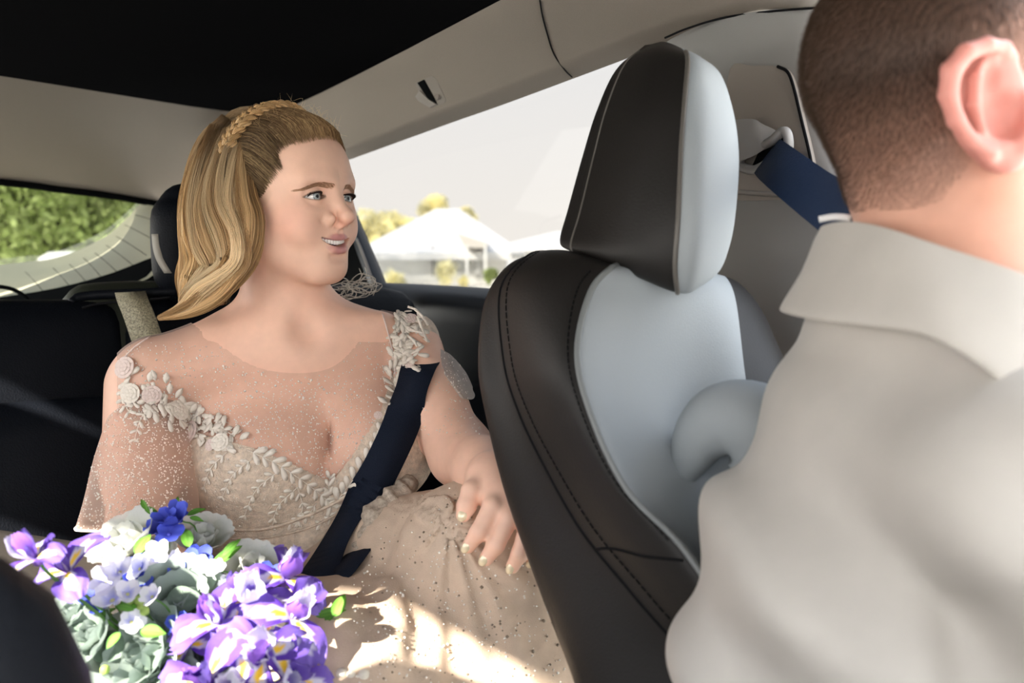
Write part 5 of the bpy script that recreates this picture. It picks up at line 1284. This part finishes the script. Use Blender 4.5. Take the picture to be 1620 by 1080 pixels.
V_, q_, c_ = strand_mesh(strs, cols, rads); o = link('hair', mesh_np('buzz', V_, q_, True, c_), man, M['hairb'], label='cropped brown hair fading at the nape'); o['kind'] = 'stuff'
# ---- shirt
def shirt_f(p):
    d = s_cap(p, A(1520, 610, .665), A(1455, 800, .655), .116, .130)
    d = smin(d, s_cap(p, A(1455, 800, .655), A(1412, 1010, .64), .130, .138), .03)
    d = smin(d, s_cap(p, A(1412, 1010, .64), A(1430, 1400, .63), .138, .138), .03)
    d = smin(d, s_cap(p, A(1590, 620, .60), A(1640, 770, .52), .070, .066), .06)
    d = smin(d, s_cap(p, A(1640, 770, .52), A(1800, 1120, .49), .062, .055), .04)
    d = smin(d, s_cap(p, A(1500, 500, .65), A(1520, 610, .66), .078, .11), .05)
    q = p - A(1500, 560, .6)
    f = .011 * np.sin(q[:, 0] * 38 + q[:, 2] * 46 + 4.5 * vnoise(p, 11, 31)) * np.clip(-q[:, 2] / .1, 0, 1) + .0060 * np.sin(q[:, 0] * 95 - q[:, 2] * 28 + 5 * vnoise(p, 16, 37)) * np.clip((-q[:, 2] - .02) / .15, 0, 1)
    return d - f - .002 * vnoise(p, 40, 33)
V_, Q_ = snet(shirt_f, [.04, .32, .62], [.66, .90, CAM[2] + .02], .0045, marg=2.0)
cx, cy = proj(V_); mx = cx[Q_].mean(1); my = cy[Q_].mean(1); kf = my > np.interp(mx, [1200, 1300, 1400, 1500, 1600, 1760], [455, 425, 425, 435, 480, 560])
Vs, Qs, _ = compact(V_, Q_, kf); shirt = link('shirt', mesh_np('shirt', Vs, Qs), man, M['shirt'], label='ivory shirt with soft folds')
rows = Pg([[(1400, 380, .74), (1310, 366, .68), (1301, 357, .645), (1340, 350, .605), (1400, 360, .57), (1480, 386, .545), (1560, 412, .528), (1640, 440, .52), (1780, 490, .52), (1900, 500, .56)],
 [(1400, 400, .745), (1302, 380, .69), (1290, 385, .645), (1335, 385, .60), (1398, 396, .562), (1478, 425, .536), (1558, 460, .520), (1640, 498, .512), (1780, 550, .512), (1900, 560, .555)],
 [(1400, 440, .75), (1290, 430, .70), (1268, 432, .65), (1320, 440, .595), (1390, 452, .556), (1470, 476, .528), (1552, 515, .512), (1636, 565, .504), (1780, 640, .504), (1900, 640, .55)],
 [(1400, 480, .76), (1265, 478, .71), (1236, 486, .66), (1300, 502, .592), (1385, 512, .550), (1465, 526, .522), (1548, 572, .505), (1632, 638, .497), (1780, 730, .497), (1900, 720, .545)],
 [(1400, 484, .765), (1268, 484, .715), (1240, 494, .665), (1304, 508, .60), (1386, 518, .558), (1466, 533, .530), (1549, 580, .512), (1632, 647, .503), (1780, 740, .503), (1900, 728, .55)]])
V_, f_, _, _ = loft(rows, 5, 6); obj('collar', (V_, f_), M['shirt'], shirt, label='plain wide collar')
# ================================================================== BOUQUET
bq = thing('bouquet', 'bridal bouquet of purple irises, white roses and blue blossoms in her lap', 'bouquet', P(330, 1040, .88))
M['petal'] = mat('petal', (.5, .5, .5), .55, .3, .15, 300, .12, 90, attr='Col', trans=.3)
M['leafg'] = mat('leafg', (.5, .5, .5), .5, .4, .2, 200, .15, 60, attr='Col', trans=.25)
def petal_mesh(name, prof, curl, cup, ruf, colf, nu=10, nv=8, seed=0, twist=0):
    """unit length petal along +X, normal +Z; prof(u)->half width, curl: bend of the tip, cup: cross bend"""
    V = []; C = []; g = np.random.default_rng(seed); ph = g.uniform(0, 6.28)
    for i in range(nu + 1):
        u = i / nu; w_ = prof(u); ang = curl * u * u
        cx = math.sin(curl * u) / curl if abs(curl) > 1e-3 else u; cz = (1 - math.cos(curl * u)) / curl if abs(curl) > 1e-3 else 0
        for j in range(nv + 1):
            v = j / nv * 2 - 1; y = v * w_; z = cup * (v * v) * w_ + ruf * math.sin(v * 7 + u * 9 + ph) * u * abs(v) ** 1.2
            V.append((cx + .03 * math.sin(v * 9 + ph) * u - z * math.sin(curl * u), y, cz + z * math.cos(curl * u))); C.append(colf(u, v))
    f = [[i * (nv + 1) + j, (i + 1) * (nv + 1) + j, (i + 1) * (nv + 1) + j + 1, i * (nv + 1) + j + 1] for i in range(nu) for j in range(nv)]
    me = mesh_np(name, np.array(V), f, True, np.array(C)); me.materials.append(M['petal']); return me
mix = lambda a, b, t: np.array(a) * (1 - t) + np.array(b) * t
PUR = (.10, .04, .36); LAV = (.27, .19, .64); WHT = (.82, .81, .90); YEL = (.95, .62, .03)
def fallcol(u, v):
    c = mix(PUR, LAV, min(1, max(0, (u - .35) * 1.3)))
    if abs(v) < .30 * (1 - u * 1.2) + .03 and .14 < u < .50: c = mix(YEL, (1, .85, .3), abs(v))
    elif abs(v) < .75 * (1 - u) and u < .8: c = mix(c, WHT, .75)
    return c
IR_fall = [petal_mesh('iris_fall', lambda u: .07 + .30 * math.sin(math.pi * min(1, u * .92 + .02)) ** 1.0 * (.35 + .9 * u), -1.5, .15, .07, fallcol, 12, 10, s) for s in range(2)]
IR_std = [petal_mesh('iris_standard', lambda u: .06 + .24 * math.sin(math.pi * min(1, u * .95)) * (.5 + .6 * u), .9, .35, .06, lambda u, v, s=s: mix(PUR, (LAV if s else (.34, .16, .66)), u * .8 + .2 * abs(v)), 10, 8, s + 4) for s in range(2)]
IR_wht = petal_mesh('iris_pale', lambda u: .06 + .26 * math.sin(math.pi * min(1, u * .95)) * (.5 + .6 * u), .7, .3, .07, lambda u, v: mix(LAV, WHT, min(1, u * 1.6)), 10, 8, 9)
def rosecol(c0, c1): return lambda u, v: mix(c0, c1, min(1, u * 1.2))
RO_w = [petal_mesh('rose_petal', lambda u: .12 + .46 * math.sin(math.pi * min(1, u * .78 + .04)), 1.0 - .35 * s, .32, .035, rosecol((.48, .50, .38), (.62, .63, .60)), 9, 8, s + 20) for s in range(3)]  # white petals greyed to paint in the shade on the roses
RO_g = [petal_mesh('rose_petal', lambda u: .12 + .46 * math.sin(math.pi * min(1, u * .78 + .04)), 1.0 - .35 * s, .32, .035, rosecol((.20, .27, .20), (.36, .43, .39)), 9, 8, s + 30) for s in range(3)]
BL_p = petal_mesh('blue_petal', lambda u: .08 + .34 * math.sin(math.pi * min(1, u * .85 + .05)), .5, .2, .03, lambda u, v: mix((.03, .04, .30), (.10, .14, .72), u), 6, 6, 50)
WB_p = petal_mesh('pale_petal', lambda u: .08 + .36 * math.sin(math.pi * min(1, u * .85 + .05)), .4, .2, .03, lambda u, v: mix((.40, .42, .85), (.90, .90, .96), min(1, u * 2)), 6, 6, 51)
def leafm(name, wd, curl, c0, c1, seed):
    me = petal_mesh(name, lambda u: wd * math.sin(math.pi * min(1, u ** .8)) ** .8 + .004, curl, .25, .02, lambda u, v: mix(c0, c1, 1 - abs(v) if abs(v) > .12 else .2), 10, 6, seed); me.materials.clear(); me.materials.append(M['leafg']); return me
LF = leafm('leaf', .17, -.7, (.07, .20, .03), (.16, .38, .05), 60); LFb = leafm('leaf', .26, -.5, (.10, .30, .03), (.20, .46, .06), 61); LFg = leafm('leaf', .42, -.4, (.14, .20, .15), (.26, .34, .27), 62)
def nrm(v): v = np.array(v, float); return v / np.linalg.norm(v)
def basis(n):
    t1 = np.cross(n, [0.1, .2, 1]); t1 = nrm(t1); return t1, np.cross(n, t1)
def pet(me, parent, pos, n, t1, t2, az, el, s, name='petal', wide=1.0, off=0.0, label=None):
    rad = t1 * math.cos(az) + t2 * math.sin(az); tan = rad * math.cos(el) + n * math.sin(el); nn = n * math.cos(el) - rad * math.sin(el)
    return place(me, name, parent, pos + rad * off, nn, tan, s, label, wide)
def core(name, pos, n, r, c, parent=bq, label=None, stem=.12, stemr=.0016):
    mb = MB(); V, f = rbox(pos - n * r * .4, (r, r, r), np.eye(3), r * .98, 5); mb.add(V, f, np.array(c))
    hub = P(345, 1120, .93); mid = pos - n * .03
    V, f = tube(cr_interp([pos - n * r * .5, mid, mid * .4 + hub * .6, hub], 4), stemr, 5); mb.add(V, f, np.array([.12, .28, .06]))
    me = mb.mesh(name); me.materials.append(M['leafg']); return link(name, me, parent, None, label)
def iris(px, py, d, n, s, az0=0, pale=0, label=None):
    n = nrm(n); pos = P(px, py, d); t1, t2 = basis(n); o = core('iris_flower', pos, n, s * .12, (.25, .14, .5), label=label)
    for k in range(3):
        pet(IR_fall[k % 2], o, pos, n, t1, t2, az0 + k * 2.094, .55 + rng.uniform(-.15, .2), s * rng.uniform(.9, 1.1), 'fall_petal')
        pet(IR_wht if rng.random() < pale else IR_std[k % 2], o, pos, n, t1, t2, az0 + 1.047 + k * 2.094, 1.0 + rng.uniform(-.25, .2), s * .85, 'standard_petal')
        pet(IR_wht if rng.random() < pale + .2 else IR_std[1], o, pos, n, t1, t2, az0 + k * 2.094 + .15, .95, s * .5, 'style_petal')
    return o
def rose(px, py, d, n, s, ms, c, label=None, layers=((3, 1.35, .45), (4, 1.1, .62), (5, .8, .8), (5, .45, .95)), name='rose_flower'):
    n = nrm(n); pos = P(px, py, d) - n * s * .4; t1, t2 = basis(n); o = core(name, pos, n, s * .14, c, label=label)
    for li, (k, el, sc) in enumerate(layers):
        for j in range(k): pet(ms[min(li, 2)], o, pos, n, t1, t2, li * .7 + j * 6.283 / k + rng.uniform(-.15, .15), el + rng.uniform(-.1, .1), s * sc, off=s * .05 * li)
    return o
def small(px, py, d, n, s, me, c, name, k=5, label=None):
    n = nrm(n); pos = P(px, py, d); t1, t2 = basis(n); o = core(name, pos, n, s * .16, c, label=label, stemr=.0009); a0 = rng.uniform(0, 6)
    for j in range(k): pet(me, o, pos, n, t1, t2, a0 + j * 6.283 / k, .35 + rng.uniform(-.2, .2), s * rng.uniform(.85, 1.1), off=s * .05)
    return o
TC = -FW * .75 + UP * .6    # towards the viewer and up
def dirv(a, b): return nrm(TC + RT * a + UP * b)
# dusty green roses underneath first, then white, irises on top
for (x, y, d, a, b, s) in ((285, 950, .83, 0, .1, .050), (222, 1035, .79, -.2, -.1, .050), (140, 1000, .80, -.5, -.1, .036), (330, 1040, .82, 0, -.1, .042), (250, 1080, .78, 0, 0, .042), (110, 965, .82, -.5, .2, .026)):
    rose(x, y, d, dirv(a, b), s, RO_g, (.2, .26, .2), 'dusty grey green rose', name='green_rose_flower')
for (x, y, d, a, b, s, lb) in ((200, 852, .90, -.5, .7, .042, 'white ruffled rose at the upper left'), (322, 848, .92, .3, .8, .034, 'white ruffled rose at the top'), (398, 898, .90, .4, .6, .036, 'white rose beside the belt'), (430, 915, .92, .5, .5, .028, 'small white rose by the belt'), (240, 885, .90, 0, .3, .030, 'white rose in the sun'), (470, 1025, .84, .3, 0, .034, 'white rose among the lower irises')):
    rose(x, y, d, dirv(a, b), s, RO_w, (.6, .62, .45), lb, layers=((3, 1.2, .5), (4, .9, .75), (6, .5, 1.0)))
for (x, y, d, a, b, s, az, pale) in ((452, 915, .84, .5, .5, .052, .3, .1), (400, 955, .80, .1, .3, .050, 1.1, .5), (462, 975, .79, .5, .1, .050, 2.0, .8), (348, 985, .78, -.1, .2, .050, .6, .4), (415, 1040, .76, .1, -.2, .052, 1.6, .8), (330, 1075, .74, -.1, -.2, .052, .2, .2), (455, 1075, .76, .4, -.3, .048, .9, .6), (108, 905, .76, -.3, .5, .044, .5, .1), (58, 885, .73, -.6, .6, .036, 1.4, .3), (380, 1085, .74, 0, -.3, .05, 2.6, .4), (300, 1020, .80, -.2, 0, .036, 1.2, 0)):
    iris(x, y, d, dirv(a, b), s, az, pale)
for (x, y, d, s) in ((262, 822, .90, .016), (284, 822, .90, .017), (248, 842, .90, .015), (268, 845, .89, .016), (278, 812, .91, .014), (296, 898, .86, .018), (312, 886, .87, .016), (288, 905, .86, .014), (206, 906, .85, .016), (222, 898, .85, .015), (214, 918, .84, .016), (150, 945, .81, .016), (160, 960, .80, .014), (424, 912, .88, .014), (290, 990, .80, .015), (490, 1030, .82, .012), (483, 1050, .82, .012)):
    small(x, y, d, dirv(rng.uniform(-.6, .6), rng.uniform(-.2, .7)), s, BL_p, (.05, .06, .4), 'blue_blossom')
for (x, y, d, s) in ((170, 918, .80, .017), (190, 905, .80, .014), (178, 950, .79, .018), (202, 940, .79, .013), (241, 944, .79, .013), (186, 885, .82, .014), (345, 900, .84, .011), (360, 922, .84, .010), (404, 922, .84, .010), (208, 984, .79, .013), (222, 900, .84, .015), (250, 880, .86, .016), (278, 892, .86, .014)):
    small(x, y, d, dirv(rng.uniform(-.4, .4), rng.uniform(-.2, .6)), s, WB_p, (.7, .7, .3), 'pale_blossom', label='pale blue white blossom')
for (x, y, d) in ((218, 948, .79), (222, 956, .79), (204, 948, .79), (228, 965, .79), (165, 1058, .77), (555, 1068, .80), (565, 1072, .80), (545, 1075, .80), (540, 1064, .80), (575, 1066, .80)):
    core('bud', P(x, y, d), nrm(TC), .0042 if x < 500 else .0055, (.45, .62, .15) if x < 500 else (.85, .80, .68), stemr=.0008)
def leaf(px, py, d, ang, lpx, me, el=.2, label=None):
    pos = P(px, py, d); tan = RT * math.cos(ang) + UP * math.sin(ang); n = nrm(TC + tan * -el); place(me, 'leaf', bq, pos, n, tan, lpx / F * d, label)
for a in ((250, 815, .91, 2.5, 34, LF), (276, 812, .91, 1.65, 34, LF), (296, 815, .91, .6, 30, LF), (232, 806, .91, 2.1, 26, LF), (300, 818, .90, -.3, 24, LF), (335, 898, .86, .95, 58, LF), (352, 880, .86, 1.1, 40, LF), (215, 878, .86, 1.3, 40, LFb), (300, 865, .88, 1.9, 36, LFb), (188, 962, .79, .5, 52, LFb), (222, 998, .77, -.1, 42, LFb), (190, 1000, .78, -2.0, 30, LFb), (212, 965, .78, 2.8, 36, LF), (160, 975, .80, .8, 26, LF), (312, 905, .86, .8, 22, LF), (385, 908, .86, .3, 34, LF),
          (500, 1005, .84, .7, 66, LF), (505, 990, .84, .1, 52, LF), (515, 985, .84, 1.2, 46, LF), (500, 1015, .83, -.8, 42, LF), (530, 975, .84, 1.35, 40, LFb), (500, 975, .84, .35, 48, LF), (480, 1065, .80, -.4, 60, LF), (350, 930, .86, 1.9, 30, LFg), (260, 960, .82, .3, 60, LFg), (240, 930, .84, 2.5, 56, LFg), (190, 1040, .79, 2.4, 60, LFg), (270, 1010, .80, -2.0, 56, LFg), (160, 985, .81, 2.9, 52, LFg), (410, 925, .87, 1.2, 34, LFg)):
    leaf(*a)
wr = []
for (px, py, d, r) in ((345, 1085, .92, .022), (350, 1130, .93, .016), (356, 1200, .94, .018)): wr.append(np.append(P(px, py, d), r))
wr = cr_interp(wr, 4); obj('stem_wrap', tube(wr[:, :3], wr[:, 3], 14), M['lace'], bq, label='ribbon wrapped stems')
